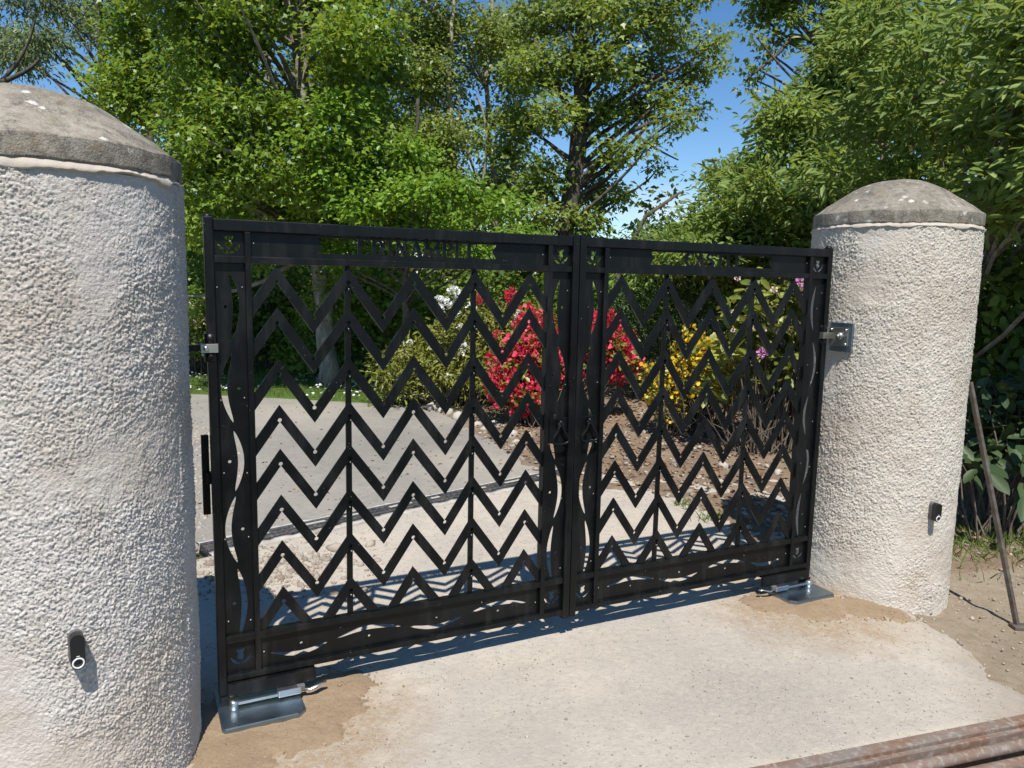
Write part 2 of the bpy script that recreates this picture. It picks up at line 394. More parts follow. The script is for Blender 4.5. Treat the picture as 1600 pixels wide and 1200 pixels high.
MAT['white'] = mat_leaf('white_petal', (0.62, 0.62, 0.58), (0.74, 0.74, 0.72), (0.84, 0.84, 0.82), 0.2, 0.5, 0.3)
MAT['purple'] = mat_leaf('purple_petal', (0.38, 0.09, 0.36), (0.55, 0.19, 0.50), (0.70, 0.36, 0.62), 0.2, 0.5, 0.3)
MAT['blush'] = mat_leaf('blush_petal', (0.55, 0.30, 0.32), (0.68, 0.46, 0.44), (0.80, 0.66, 0.60), 0.2, 0.5, 0.3)

# ------------------------------------------------------------------ the ground
def H(x, y):
    """Height of the real ground surface."""
    x = np.asarray(x, float); y = np.asarray(y, float)
    h = -0.03-0.10*sstep(1.55, 2.55, x)*(1-sstep(5.0, 7.0, y))
    h = h + 0.10*sstep(6.4, 8.5, y+0.35*(x-1))*sstep(0.2, 1.8, x+0.25*(y-8))        # planting bed rises gently
    h = h + 0.03*sstep(10.5, 13.0, y)
    h = h + 0.012*(fbm(x*0.9, y*0.9, 5, 3)-0.5)*sstep(4.2, 6, np.hypot(x-0.2, (y-3.2)))
    return h

def sheet(name, x0, x1, y0, y1, step, off, mat, edge=None, rough=0.0, seed=1, label=None, kind='structure', parent=None):
    """Sheet that follows H at height off; edge(x,y) > 0 inside, it dives under its neighbour outside."""
    nx = int((x1-x0)/step)+1; ny = int((y1-y0)/step)+1
    X, Y = np.meshgrid(np.linspace(x0, x1, nx), np.linspace(y0, y1, ny), indexing='ij')
    Z = H(X, Y)+off
    if rough: Z = Z+rough*(fbm(X*9, Y*9, seed, 4)-0.5)
    if edge is not None:
        e = edge(X, Y); Z = Z-np.clip(-e*0.35, 0, 0.10)-0.0*e
    f = grid_faces(nx, ny)
    if edge is not None:
        keep = (e.ravel()[f] > -0.28).any(1); f = f[keep]
    V = np.stack([X, Y, Z], -1).reshape(-1, 3)
    used = np.zeros(len(V), bool); used[f.ravel()] = True
    idx = np.cumsum(used)-1; V = V[used]; f = idx[f]
    me = np_mesh(name, V, f.ravel(), np.full(len(f), 4))
    o = link(name, me, mat, parent, True)
    if kind: o['kind'] = kind
    if label: o['label'] = label
    return o

# terrain to the horizon: a plain sheet with a finer middle
def terrain():
    ax = np.concatenate([-np.geomspace(400, 14, 14), np.linspace(-13, 13, 53), np.geomspace(14, 400, 14)])
    ay = np.concatenate([[-200, -60, -20, -6], np.linspace(-3, 24, 55), np.geomspace(26, 500, 12)])
    X, Y = np.meshgrid(ax, ay, indexing='ij'); Z = H(X, Y)-0.045
    f = grid_faces(len(ax), len(ay)); V = np.stack([X, Y, Z], -1).reshape(-1, 3); c = V[f].mean(1)
    f = f[~((c[:, 0] > -.5) & (c[:, 0] < 3.2) & (c[:, 1] > 1.0) & (c[:, 1] < 3.0))]      # the cattle-grid pit and the sheets beside it lie here
    me = np_mesh('ground', np.stack([X, Y, Z], -1).reshape(-1, 3), f.ravel(), np.full(len(f), 4))
    o = link('ground', me, MAT['terrain'], None, True); o['kind'] = 'structure'
    o['label'] = 'dark woodland floor around the drive and under the trees'
terrain()

DR0 = np.array([-1.80, 4.31]); DR1 = np.array([0.62, 6.46])      # slot drain across the drive
dd = (DR1-DR0)/np.linalg.norm(DR1-DR0); dn = np.array([-dd[1], dd[0]])
def drain_side(x, y): return (x-DR0[0])*dn[0]+(y-DR0[1])*dn[1]
def wob(x, y, s, a, seed): return a*(fbm(np.asarray(x)*s, np.asarray(y)*s, seed, 3)-0.5)
GA = math.atan2(.34, 1.09)
def grid_side(x, y): return -(x-.826)*math.sin(GA)+(y-2.328)*math.cos(GA)
def e_pad(x, y):
    e = np.minimum(0.05-drain_side(x, y), 1.72+0.20*(y-3)-x+0.55*sstep(3.6, 6.5, y)*0 )
    e = np.minimum(e, 6.4-y)
    front = (2.05-0.02*(y-3)-x)
    e = np.where(y < 3.75, np.minimum(0.05-drain_side(x, y), front), e)
    e = e+wob(x, y, 2.2, 0.35, 3)+wob(x, y, 11, 0.16, 13)
    e = np.minimum(e, (-.145-drain_side(x, y))*8)
    return np.where(np.asarray(x) > -.45, np.minimum(e, (grid_side(x, y)-.012)*8), e)
sheet('forecourt', -4.0, 2.9, 0.6, 6.8, 0.034, 0.0, MAT['pad'], e_pad, 0.003, 11, 'pale compacted gravel forecourt on both sides of the gate')
sheet('verge_dirt', 0.9, 7.0, 0.6, 7.2, 0.04, -0.012, MAT['dirt'], lambda x, y: np.minimum(np.minimum(x-1.15-0.16*(y-3), 5.6-x), 6.2+0.1*x-y)+wob(x, y, 1.7, 0.4, 9)-20*np.clip(.03-grid_side(x, y), 0, 9), 0.035, 21, 'loose brown dirt and rubble beside the right pillar')
def e_tar(x, y):
    far = 9.55-0.27*(x+1.2)-0.02*(x+1.2)**2-y
    right = (0.32-0.36*(y-6.2)-0.015*(y-6.2)**2)-x
    return np.minimum(np.minimum((drain_side(x, y)-0.075)*8, right*0.9), far)
sheet('driveway', -9.0, 1.4, 3.9, 13.0, 0.06, 0.002, MAT['tarmac'], e_tar, 0.003, 31, 'worn grey tarmac drive curving away behind the gate')
def e_lawn(x, y): return np.minimum(-e_tar(x, y)*np.where(y > 8.6, 1, -1)-0.02, np.minimum(14.0-y, -0.35-x*0.9-0.0*y+0.25))+wob(x, y, 1.2, 0.25, 8)
sheet('lawn', -10, 0.6, 8.4, 14.5, 0.08, -0.006, MAT['turf'], e_lawn, 0.03, 41, 'strip of mown lawn with daisies behind the drive')
def e_bed(x, y):
    r = x-(0.30-0.36*(y-6.2)-0.015*(y-6.2)**2)
    e = np.minimum(np.minimum(r, y-(5.75+0.10*(x-0.6))), np.minimum(13-y, 6-x))
    e2 = np.minimum(np.minimum(x-(1.28-0.45*(y-5.3)), y-4.55), np.minimum(7-y, 3.4-x))      # soil tongue behind the right pillar
    return np.maximum(e, e2)+wob(x, y, 1.6, 0.30, 6)+wob(x, y, 9, .12, 26)
sheet('planting_bed', -3.2, 6.4, 4.3, 13.2, 0.06, 0.006, MAT['soil'], e_bed, 0.06, 51, 'brown soil planting bed under the flowering shrubs')
BED = bpy.data.objects['planting_bed']; PAD = bpy.data.objects['forecourt']

rs = np.random.default_rng(7)
ICO = None
def stones(name, P, S, mat, parent=None, seed=0, flat=0.6):
    """Many faceted stones joined in one mesh."""
    g = np.random.default_rng(seed)
    bm = bmesh.new()
    if len(P) > 5000: bmesh.ops.create_cone(bm, cap_ends=True, segments=4, radius1=1.0, radius2=.45, depth=1.2)
    else: bmesh.ops.create_icosphere(bm, subdivisions=1, radius=1.0)
    bmesh.ops.triangulate(bm, faces=bm.faces[:]); bm.verts.index_update()
    T = np.array([v.co[:] for v in bm.verts]); F = np.array([[v.index for v in f.verts] for f in bm.faces]); bm.free()
    n = len(P); k = len(T)
    sc = np.stack([g.uniform(.7, 1.3, n), g.uniform(.6, 1.1, n), g.uniform(.45, .9, n)*flat/0.6], 1)*np.asarray(S)[:, None]
    jit = 1+g.uniform(-.22, .22, (n, k, 1))
    V = T[None]*jit*sc[:, None, :]
    a = g.uniform(0, 2*np.pi, n); ca, sa = np.cos(a)[:, None], np.sin(a)[:, None]
    x = V[..., 0]*ca-V[..., 1]*sa; y = V[..., 0]*sa+V[..., 1]*ca
    V = np.stack([x, y, V[..., 2]+0.25*V[..., 0]*g.uniform(-1, 1, (n, 1))], -1)+np.asarray(P)[:, None, :]
    Fa = (F[None]+(np.arange(n)*k)[:, None, None]).reshape(-1, 3)
    me = np_mesh(name, V.reshape(-1, 3), Fa.ravel(), np.full(len(Fa), 3))
    return link(name, me, mat, parent)

def on_ground(x, y, dz=0.0): return np.stack([x, y, H(x, y)+dz], 1)
# fine chippings lying on the forecourt and rubble on the dirt
n = 9000; x = rs.uniform(-1.3, 2.1, n); y = rs.uniform(1.7, 6.2, n); ok = (e_pad(x, y) > 0.02) & (grid_side(x, y) > .02)
o = stones('chippings', on_ground(x, y, 0.002)[ok], rs.gamma(1.3, 0.0010, n)[ok]+0.0014, MAT['pebble'], None, 1); tag(o, 'scattered small stone chippings on the pale forecourt', 'gravel', kind='stuff')
n = 15000; x = rs.uniform(-1.2, 2.2, n); y = 1.9+2.6*rs.uniform(0, 1, n)**1.2; ok = (e_pad(x, y) > 0.0) & (grid_side(x, y) > .02) & (fbm(x*2.5, y*2.5, 91, 3) > rs.uniform(.25, .7, n))
o = stones('grit', on_ground(x, y, 0.001)[ok], rs.gamma(1.2, 0.0006, n)[ok]+0.0012, MAT['pebble'], None, 9); tag(o, 'fine loose grit dusted over the forecourt in front of the gate', 'gravel', kind='stuff')
n = 2600; x = rs.uniform(1.3, 3.8, n); y = rs.uniform(2.2, 6.0, n); ok = (x > 1.60+0.16*(y-3)+rs.normal(0, .15, n)) & (grid_side(x, y) > .05)
o = stones('rubble', on_ground(x, y, -0.004)[ok], rs.gamma(2.0, 0.0020, n)[ok]+0.002, MAT['gravel'], None, 2); tag(o, 'small rubble stones in the dirt by the right pillar', 'gravel', kind='stuff')
n = 900; x = rs.normal(-1.30, 0.30, n); y = rs.normal(4.02, 0.22, n); ok = (drain_side(x, y) < -0.14) & (y > 3.55) & (x < -.7)
o = stones('gravel_heap', on_ground(x, y, -0.002+rs.uniform(0, .006, n))[ok], rs.gamma(1.7, 0.0050, n)[ok]+0.004, MAT['gravel'], None, 3); tag(o, 'heap of crushed pinkish gravel behind the left gate leaf', 'gravel', kind='stuff')
n = 900; tt_ = rs.uniform(0, 1, n); x = -1.95-1.5*tt_+rs.normal(0, .16, n); y = 4.5+3.6*tt_+rs.normal(0, .16, n)
o = stones('roadside_gravel', on_ground(x, y, 0.0), rs.gamma(2.0, 0.005, n)+0.005, MAT['gravel'], None, 4); tag(o, 'loose gravel on the drive edge behind the left pillar', 'gravel', kind='stuff')
n = 2600; x = rs.uniform(-0.6, 3.4, n); y = rs.uniform(4.7, 9.0, n); ok = e_bed(x, y) > 0.0
o = stones('bed_rubble', on_ground(x, y, 0.012)[ok], rs.gamma(2.0, 0.0055, n)[ok]+0.004, MAT['gravel'], None, 5, 0.5); tag(o, 'stony clods strewn over the planting bed', 'gravel', kind='stuff')
# edging stones of the bed: pieces of the setting
for k, (px, py, s) in enumerate([(676, 640, .10), (700, 648, .07), (716, 655, .08), (745, 668, .07), (758, 674, .06), (800, 685, .085), (806, 695, .06), (835, 712, .06), (960, 690, .055), (1165, 712, .05), (1195, 705, .06), (688, 645, .05), (772, 664, .05), (1215, 742, .05), (1130, 735, .045)]):
    Y = 1.553/((py-444-0.0195*(px-800))/FPX); q = at(px, py, Y)
    p0 = np.array([[0, 0, 0.0]])
    st = stones('stone', p0, [s], MAT['rock'], BED, 60+k, 0.8); st.location = (q.x, q.y, float(H(q.x, q.y))+s*0.25)

# sand mounds packed round the two operator boxes
def mound(name, cx, cy, ang, pts, label, seed):
    """pts: (u, n, radius, height) blobs in gate axes."""
    X, Y = np.meshgrid(np.linspace(cx-.8, cx+.8, 110), np.linspace(cy-.8, cy+.8, 110), indexing='ij')
    t = (math.cos(ang), math.sin(ang)); u = (X-cx)*t[0]+(Y-cy)*t[1]; nn = -(X-cx)*t[1]+(Y-cy)*t[0]
    Z = np.full(X.shape, -0.05)
    for (a, b, r, h) in pts:
        d = np.hypot(u-a, nn-b)/r; Z = np.maximum(Z, h*(1-d**2)-0.004)
    Z = np.maximum(Z, -0.03)+0.010*(fbm(X*14, Y*14, seed, 4)-0.5)+0.006*(fbm(X*45, Y*45, seed+3, 2)-0.5)
    f = grid_faces(110, 110); keep = (Z.ravel()[f] > -0.02).any(1); f = f[keep]
    Z = np.where(Z < .006, Z-.012*fbm(X*22, Y*22, seed+8, 3), Z)
    V = np.stack([X, Y, Z+H(X, Y)], -1).reshape(-1, 3); used = np.zeros(len(V), bool); used[f.ravel()] = True
    idx = np.cumsum(used)-1
    me = np_mesh(name, V[used], idx[f].ravel(), np.full(len(f), 4)); o = link(name, me, MAT['sand'], None, True)
    tag(o, label, 'sand', 'sand heaps round the gate operators')
    gg = np.random.default_rng(seed); m_ = 420; a_ = gg.integers(len(pts), size=m_); q_ = np.array(pts)[a_]
    uu = q_[:, 0]+gg.normal(0, .45, m_)*q_[:, 2]; vv = q_[:, 1]+gg.normal(0, .45, m_)*q_[:, 2]
    kk = ~((np.abs(uu) < .31) & (vv > -.20) & (vv < .12) & (uu*(1 if cx < 0 else -1) > -.03))
    xx = cx+uu*t[0]-vv*t[1]; yy = cy+uu*t[1]+vv*t[0]
    zz = H(xx, yy)+np.interp(np.hypot(uu-q_[:, 0], vv-q_[:, 1])/q_[:, 2], [0, 1], [.012, 0])
    cr_ = stones('crumbs', np.stack([xx, yy, zz], 1)[kk], (gg.gamma(2, .0014, m_)+.002)[kk], MAT['sand'], o, seed); cr_['kind'] = 'stuff'
AL, AR = R(26.427), R(25.449)
HL = (-1.0531, 2.6266); HR = (1.5967, 3.9236)
mound('sand_heap', *HL, AL, [(0.10, -0.10, .28, .018), (0.34, -0.12, .24, .020), (0.03, -0.28, .22, .018), (0.46, -0.02, .18, .014), (0.25, -0.26, .20, .016), (-.06, -.12, .16, .024)], 'brown sand patch around the operator plate at the left pillar', 70)
mound('sand_heap', *HR, AR, [(-0.10, -0.12, .28, .018), (-0.34, -0.10, .20, .018), (0.08, -0.30, .20, .018), (-0.18, -0.25, .20, .016), (.19, -.38, .16, .016)], 'brown sand patch around the operator plate at the right pillar', 71)

# ------------------------------------------------------------------ gate pillars
def pillar(cx, cy, R0, zbase, zt, step, label, seed, zoff, face):
    g = np.random.default_rng(seed)
    root = empty('gate_pillar', (cx, cy, 0)); tag(root, label, 'pillar', 'round gate pillars')
    a0 = math.atan2(-cy, -cx)-1.45; nd = int(2.9*R0/step); nc = 60; nv = int((zt+.012-zbase)/step); nu = nd+nc
    a = np.concatenate([np.linspace(a0, a0+2.9, nd, endpoint=False), np.linspace(a0+2.9, a0+2*np.pi, nc, endpoint=False)]) % (2*np.pi); z = np.linspace(zbase, zt+.012, nv)
    A, Z = np.meshgrid(a, z, indexing='ij'); S = A*R0; L = 2*np.pi*R0
    # thrown chips: one random blob per cell
    c = 0.0055; ncu = int(L/c); ncv = int((zt-zbase)/c)+2; cu = L/ncu
    def layer(rmin, rmax, hmin, hmax, dens):
        ou = g.uniform(0, 1, (ncu, ncv)); ov = g.uniform(0, 1, (ncu, ncv)); rr = g.uniform(rmin, rmax, (ncu, ncv))
        hh = g.uniform(hmin, hmax, (ncu, ncv))*(g.uniform(0, 1, (ncu, ncv)) < dens)
        ecc = g.uniform(.65, 1.5, (ncu, ncv)); th = g.uniform(0, np.pi, (ncu, ncv))
        ui = np.floor(S/cu).astype(int); vi = np.floor((Z-zbase)/c).astype(int); out = np.zeros(S.shape)
        for du in (-1, 0, 1):
            for dv in (-1, 0, 1):
                i = (ui+du) % ncu; j = np.clip(vi+dv, 0, ncv-1)
                dx = (ui+du+ou[i, j])*cu-S; dz = (j+ov[i, j])*c+zbase-Z
                tt = th[i, j]; x_ = (dx*np.cos(tt)+dz*np.sin(tt))*ecc[i, j]; z_ = (-dx*np.sin(tt)+dz*np.cos(tt))/ecc[i, j]
                q = 1-(x_*x_+z_*z_)/rr[i, j]**2
                tl = 1+(x_*np.sin(tt*7)+z_*np.cos(tt*7))/rr[i, j]*.55
                out = np.maximum(out, hh[i, j]*np.clip(q, 0, 1)**.9*tl)
        return out
    lay = np.maximum(layer(.0026, .0052, .0020, .0062, 0.58), layer(.0019, .0038, .0010, .0040, 0.8))
    # harling is smoother low down and in trowelled patches
    smooth = fbm(S*3.0, Z*3.0, seed, 3); amp = 0.40+0.80*sstep(0.36, 0.60, smooth+0.10*sstep(0.2, 1.3, Z)-0.10*(1-sstep(0.0, .5, Z)))
    D = lay*amp+g.uniform(0, .0024, S.shape)*amp+0.005*(fbm(S*30, Z*30, seed+9, 3)-0.5)+0.008*(fbm(S*3.1, Z*3.1, seed+4, 2)-0.5)
    D = D+0.02*np.exp(-((Z-zbase)/0.06)**2)*fbm(S*5, Z*2, seed+2, 2)              # spread at the foot
    rr = R0-0.006+D
    V = np.stack([rr*np.cos(A), rr*np.sin(A), Z], -1).reshape(-1, 3)
    f = grid_faces(nu, nv, True)
    me = np_mesh('roughcast_shaft', V, f.ravel(), np.full(len(f), 4)); link('roughcast_shaft', me, MAT['roughcast' if cx < 0 else 'roughcast2'], root, False)
    # mortar fillet under the coping with a ragged drip edge
    seg = 420; a = np.linspace(0, 2*np.pi, seg, endpoint=False)
    wv = 0.030*(fbm(a*R0*14, a*0, seed+5, 4)-0.5); wr = 0.012*(fbm(a*R0*40, a*0, seed+6, 3)-0.5)
    prof = [(R0-.03, zt-.000), (R0+.001, zt+.006), (R0+.004, zt+.010), (R0-.003, zt+.017), (R0-.008, zt+.034), (R0-.03, zt+.036)]
    V = np.stack([np.stack([(r_+wr*(0.2 < k < 3.5)*1.0)*np.cos(a), (r_+wr*(0.2 < k < 3.5))*np.sin(a), z_+wv*(k < 3)], -1) for k, (r_, z_) in enumerate(prof)], 1).reshape(-1, 3)
    f = grid_faces(seg, len(prof), True); me = np_mesh('mortar_fillet', V, f.ravel(), np.full(len(f), 4)); link('mortar_fillet', me, MAT['mortar'], root, True)
    # coping stone: low drum and flattened dome
    b = zt+0.030
    prof = np.array([(R0-.05, b-.004), (R0-.006, b-.002), (R0-.003, b+.002), (R0-.003, b+.004), (R0-.003, b+.030), (R0-.003, b+.0585), (R0-.0035, b+.0602), (R0-.0055, b+.0615), (R0-.009, b+.0635), (.375, b+.083), (.345, b+.106), (.31, b+.130), (.268, b+.158), (.225, b+.186), (.182, b+.209), (.14, b+.225), (.10, b+.236), (.06, b+.243), (.025, b+.246), (.0005, b+.247)])
    seg = 260; a = np.linspace(0, 2*np.pi, seg, endpoint=False)
    dn_ = 0.010*(fbm(np.outer(np.cos(a), prof[:, 0])*12+5, np.outer(np.sin(a), prof[:, 0])*12+5, seed+7, 4)-0.5)
    V = np.stack([np.outer(np.cos(a), prof[:, 0])*(1+dn_), np.outer(np.sin(a), prof[:, 0])*(1+dn_), np.tile(prof[:, 1], (seg, 1))+dn_*1.2], -1).reshape(-1, 3)
    f = grid_faces(seg, len(prof), True); me = np_mesh('coping_stone', V, f.ravel(), np.full(len(f), 4)); link('coping_stone', me, MAT['cap' if cx < 0 else 'cap2'], root, True)
    return root
PL = (-1.445, 2.340); PR = (2.014, 4.136)
pillar(*PL, .416, -0.12, 1.812, 0.0033, 'near round pillar of white roughcast with grey domed cap, cut by the left edge', 3, 0, 0)
pillar(*PR, .411, -0.24, 1.845, 0.0043, 'far round pillar of white roughcast with brown domed cap on the right', 8, 0, 0)

# ------------------------------------------------------------------ gate leaves
def crescent(c0, c1, cx, bulge, w, vertical=True, n=16):
    """Curved tapering slot from c0 to c1 along the axis, bowed sideways by bulge."""
    a, b = [], []
    for k in range(n+1):
        t = k/n; s = math.sin(math.pi*t); m = c0+(c1-c0)*t; off = bulge*s
        hw = 0.5*w*min(1, s**0.55+0.03)
        a.append((m, cx+off+hw)); b.append((m, cx+off-hw))
    loop = a+b[::-1]
    return [(q, p) for p, q in loop] if vertical else loop

def thistle(cx, cz, s):
    """Cut-out thistle emblem: tufted head, bulb and stem, two spiny leaves."""
    head = [(-.36, .98), (-.24, .88), (-.15, 1.0), (-.05, .90), (.05, 1.0), (.15, .90), (.24, 1.0), (.36, .94), (.26, .72), (.17, .60), (.25, .46), (.26, .32), (.18, .17), (.06, .08), (.05, -.02), (-.05, -.02), (-.06, .08), (-.18, .17), (-.26, .32), (-.25, .46), (-.17, .60), (-.26, .74)]
    leaf = [(.05, -.20), (.24, -.06), (.36, .00), (.40, .12), (.52, .12), (.54, .26), (.66, .28), (.70, .44), (.80, .34), (.76, .16), (.68, .10), (.64, -.04), (.52, -.10), (.44, -.20), (.28, -.28), (.10, -.36)]
    f = lambda L, m=1: [(cx+m*s*x, cz+s*(z-.35)) for x, z in L]
    return [f(head), f(leaf), f(leaf, -1)]

# letter strokes on a unit box, (x0,y0,x1,y1,width) bars; curves are short bars; serifs added
T_, t_ = .25, .10
def arcbars(cx, cy, rx, ry, a0, a1, w0, w1, n=9):
    out = []
    for k in range(n):
        u, v = a0+(a1-a0)*k/n, a0+(a1-a0)*(k+1)/n
        wm = w0+(w1-w0)*abs(math.cos((u+v)/2)) if True else w0
        out.append((cx+rx*math.cos(u), cy+ry*math.sin(u), cx+rx*math.cos(v), cy+ry*math.sin(v), wm))
    return out
pi = math.pi
def ser(x, y, w=.30): return (x-w/2, y, x+w/2, y, .07)
LET = {
 'E': [(.25, 0, .25, 1, T_), (.1, .965, .85, .965, .07), (.1, .035, .88, .035, .07), (.25, .5, .68, .5, .08), (.84, .80, .84, 1, .06), (.87, 0, .87, .22, .06), (.68, .40, .68, .60, .05)],
 'D': [(.25, 0, .25, 1, T_), (.08, .965, .45, .965, .07), (.08, .035, .45, .035, .07)]+arcbars(.42, .5, .42, .465, -pi/2, pi/2, .10, .24),
 'I': [(.5, 0, .5, 1, T_), ser(.5, .965, .5), ser(.5, .035, .5)],
 'N': [(.2, 0, .2, 1, .11), (.2, .97, .8, .03, .24), (.8, 0, .8, 1, .11), ser(.16, .965, .26), ser(.8, .965), ser(.2, .035)],
 'A': [(.5, 1, .18, 0, .11), (.5, 1, .84, 0, .25), (.3, .34, .72, .34, .07), ser(.17, .035), ser(.84, .035, .34)],
 'M': [(.14, 0, .16, 1, .10), (.16, .98, .5, .05, .20), (.5, .05, .84, .98, .10), (.86, 0, .84, 1, .20), ser(.14, .035, .24), ser(.86, .035, .28), ser(.14, .965, .24), ser(.86, .965, .24)],
 'P': [(.28, 0, .28, 1, T_), ser(.28, .035, .42), (.1, .965, .48, .965, .07), (.28, .46, .48, .46, .07)]+arcbars(.46, .715, .36, .25, -pi/2, pi/2, .10, .22),
 'L': [(.28, 0, .28, 1, T_), ser(.28, .965, .42), (.1, .035, .86, .035, .07), (.85, 0, .85, .24, .06)],
 'C': arcbars(.55, .5, .42, .465, pi*.28, pi*1.72, .10, .25, 14)+[(.83, .72, .83, 1.0, .06)],
 'S': arcbars(.5, .735, .30, .23, pi*.15, pi*1.35, .12, .20, 9)+arcbars(.5, .27, .32, .235, -pi*.85, pi*.42, .12, .20, 10)+[(.34, .57, .68, .43, .22)],
 'T': [(.5, 0, .5, 1, T_), (.08, .965, .92, .965, .07), ser(.5, .035, .42), (.10, .80, .10, 1, .06), (.90, .80, .90, 1, .06)],
}
def letter(ch, x, z, w, h, mat, parent, yoff=0.0):
    bm = bmesh.new()
    for k, (x0, y0, x1, y1, sw) in enumerate(LET[ch]):
        p = Vector((x+x0*w, z+y0*h)); q = Vector((x+x1*w, z+y1*h)); d = q-p
        ln = d.length; d = d/ln; nrm = Vector((-d.y, d.x))*(sw*w/2)
        th = 0.0024+0.00012*(k % 5)
        ext = d*(0.004*w) if len(LET[ch]) > 6 else d*0
        cs = [p-nrm-ext, q-nrm+ext, q+nrm+ext, p+nrm-ext]
        lo = [bm.verts.new((c.x, yoff-th, c.y)) for c in cs]; hi = [bm.verts.new((c.x, yoff+th, c.y)) for c in cs]
        bm.faces.new(lo); bm.faces.new(hi[::-1])
        for i in range(4): bm.faces.new((lo[i], hi[i], hi[(i+1) % 4], lo[(i+1) % 4]))
    bmesh.ops.recalc_face_normals(bm, faces=bm.faces[:])
    o = bm_obj('letter', bm, mat, parent); return o

PEAKS = [.237, .491, .745, .999, 1.247]; VALS = [.362, .623, .880, 1.126]
ROWZ = [1.594, 1.447, 1.263, 1.096, .934, .762, .588, .410]
PIT, TH, SL = .127, .062, 1.40
def chevron_outline(zp):
    dz = lambda a, b: abs(a-b)*SL
    r, up = .0078, .006
    al = math.atan(SL); ca, sa = math.cos(al), math.sin(al)
    s = -up*sa+math.sqrt((up*sa)**2-up*up+r*r)
    def key(vx, vz, sgn, rev):
        """Rounded drill hole at the inner corner; sgn=+1 under a peak, -1 above a valley."""
        c = (vx, vz+sgn*up); p1 = (vx-s*ca, vz-sgn*s*sa); p2 = (vx+s*ca, vz-sgn*s*sa)
        a1 = math.atan2(p1[1]-c[1], p1[0]-c[0]); a2 = math.atan2(p2[1]-c[1], p2[0]-c[0])
        n = 12; out = []
        if sgn > 0:   # go clockwise over the top from p1 (left) to p2 (right)
            if a1 < 0: a1 += 2*pi
            a2_ = a2 if a2 < a1 else a2-2*pi
            while a1-a2_ < pi: a2_ -= 2*pi
            out = [(c[0]+r*math.cos(a1+(a2_-a1)*k/n), c[1]+r*math.sin(a1+(a2_-a1)*k/n)) for k in range(n+1)]
        else:         # counter-clockwise under the bottom
            a2_ = a2
            while a2_ < a1: a2_ += 2*pi
            while a2_-a1 < pi: a2_ += 2*pi
            out = [(c[0]+r*math.cos(a1+(a2_-a1)*k/n), c[1]+r*math.sin(a1+(a2_-a1)*k/n)) for k in range(n+1)]
        return out if not rev else out[::-1]
    top = [(.149, zp-dz(.149, PEAKS[0]))]
    low = [(.149, zp-TH-dz(.149, PEAKS[0]))]
    for k in range(5):
        top.append((PEAKS[k], zp)); low += key(PEAKS[k], zp-TH, 1, False)
        if k < 4:
            vz = zp-0.5*(dz(VALS[k], PEAKS[k])+dz(VALS[k], PEAKS[k+1]))
            top += key(VALS[k], vz, -1, False); low.append((VALS[k], vz-TH))
    top.append((1.325, zp-dz(1.325, PEAKS[4]))); low.append((1.325, zp-TH-dz(1.325, PEAKS[4])))
    return top+low[::-1]

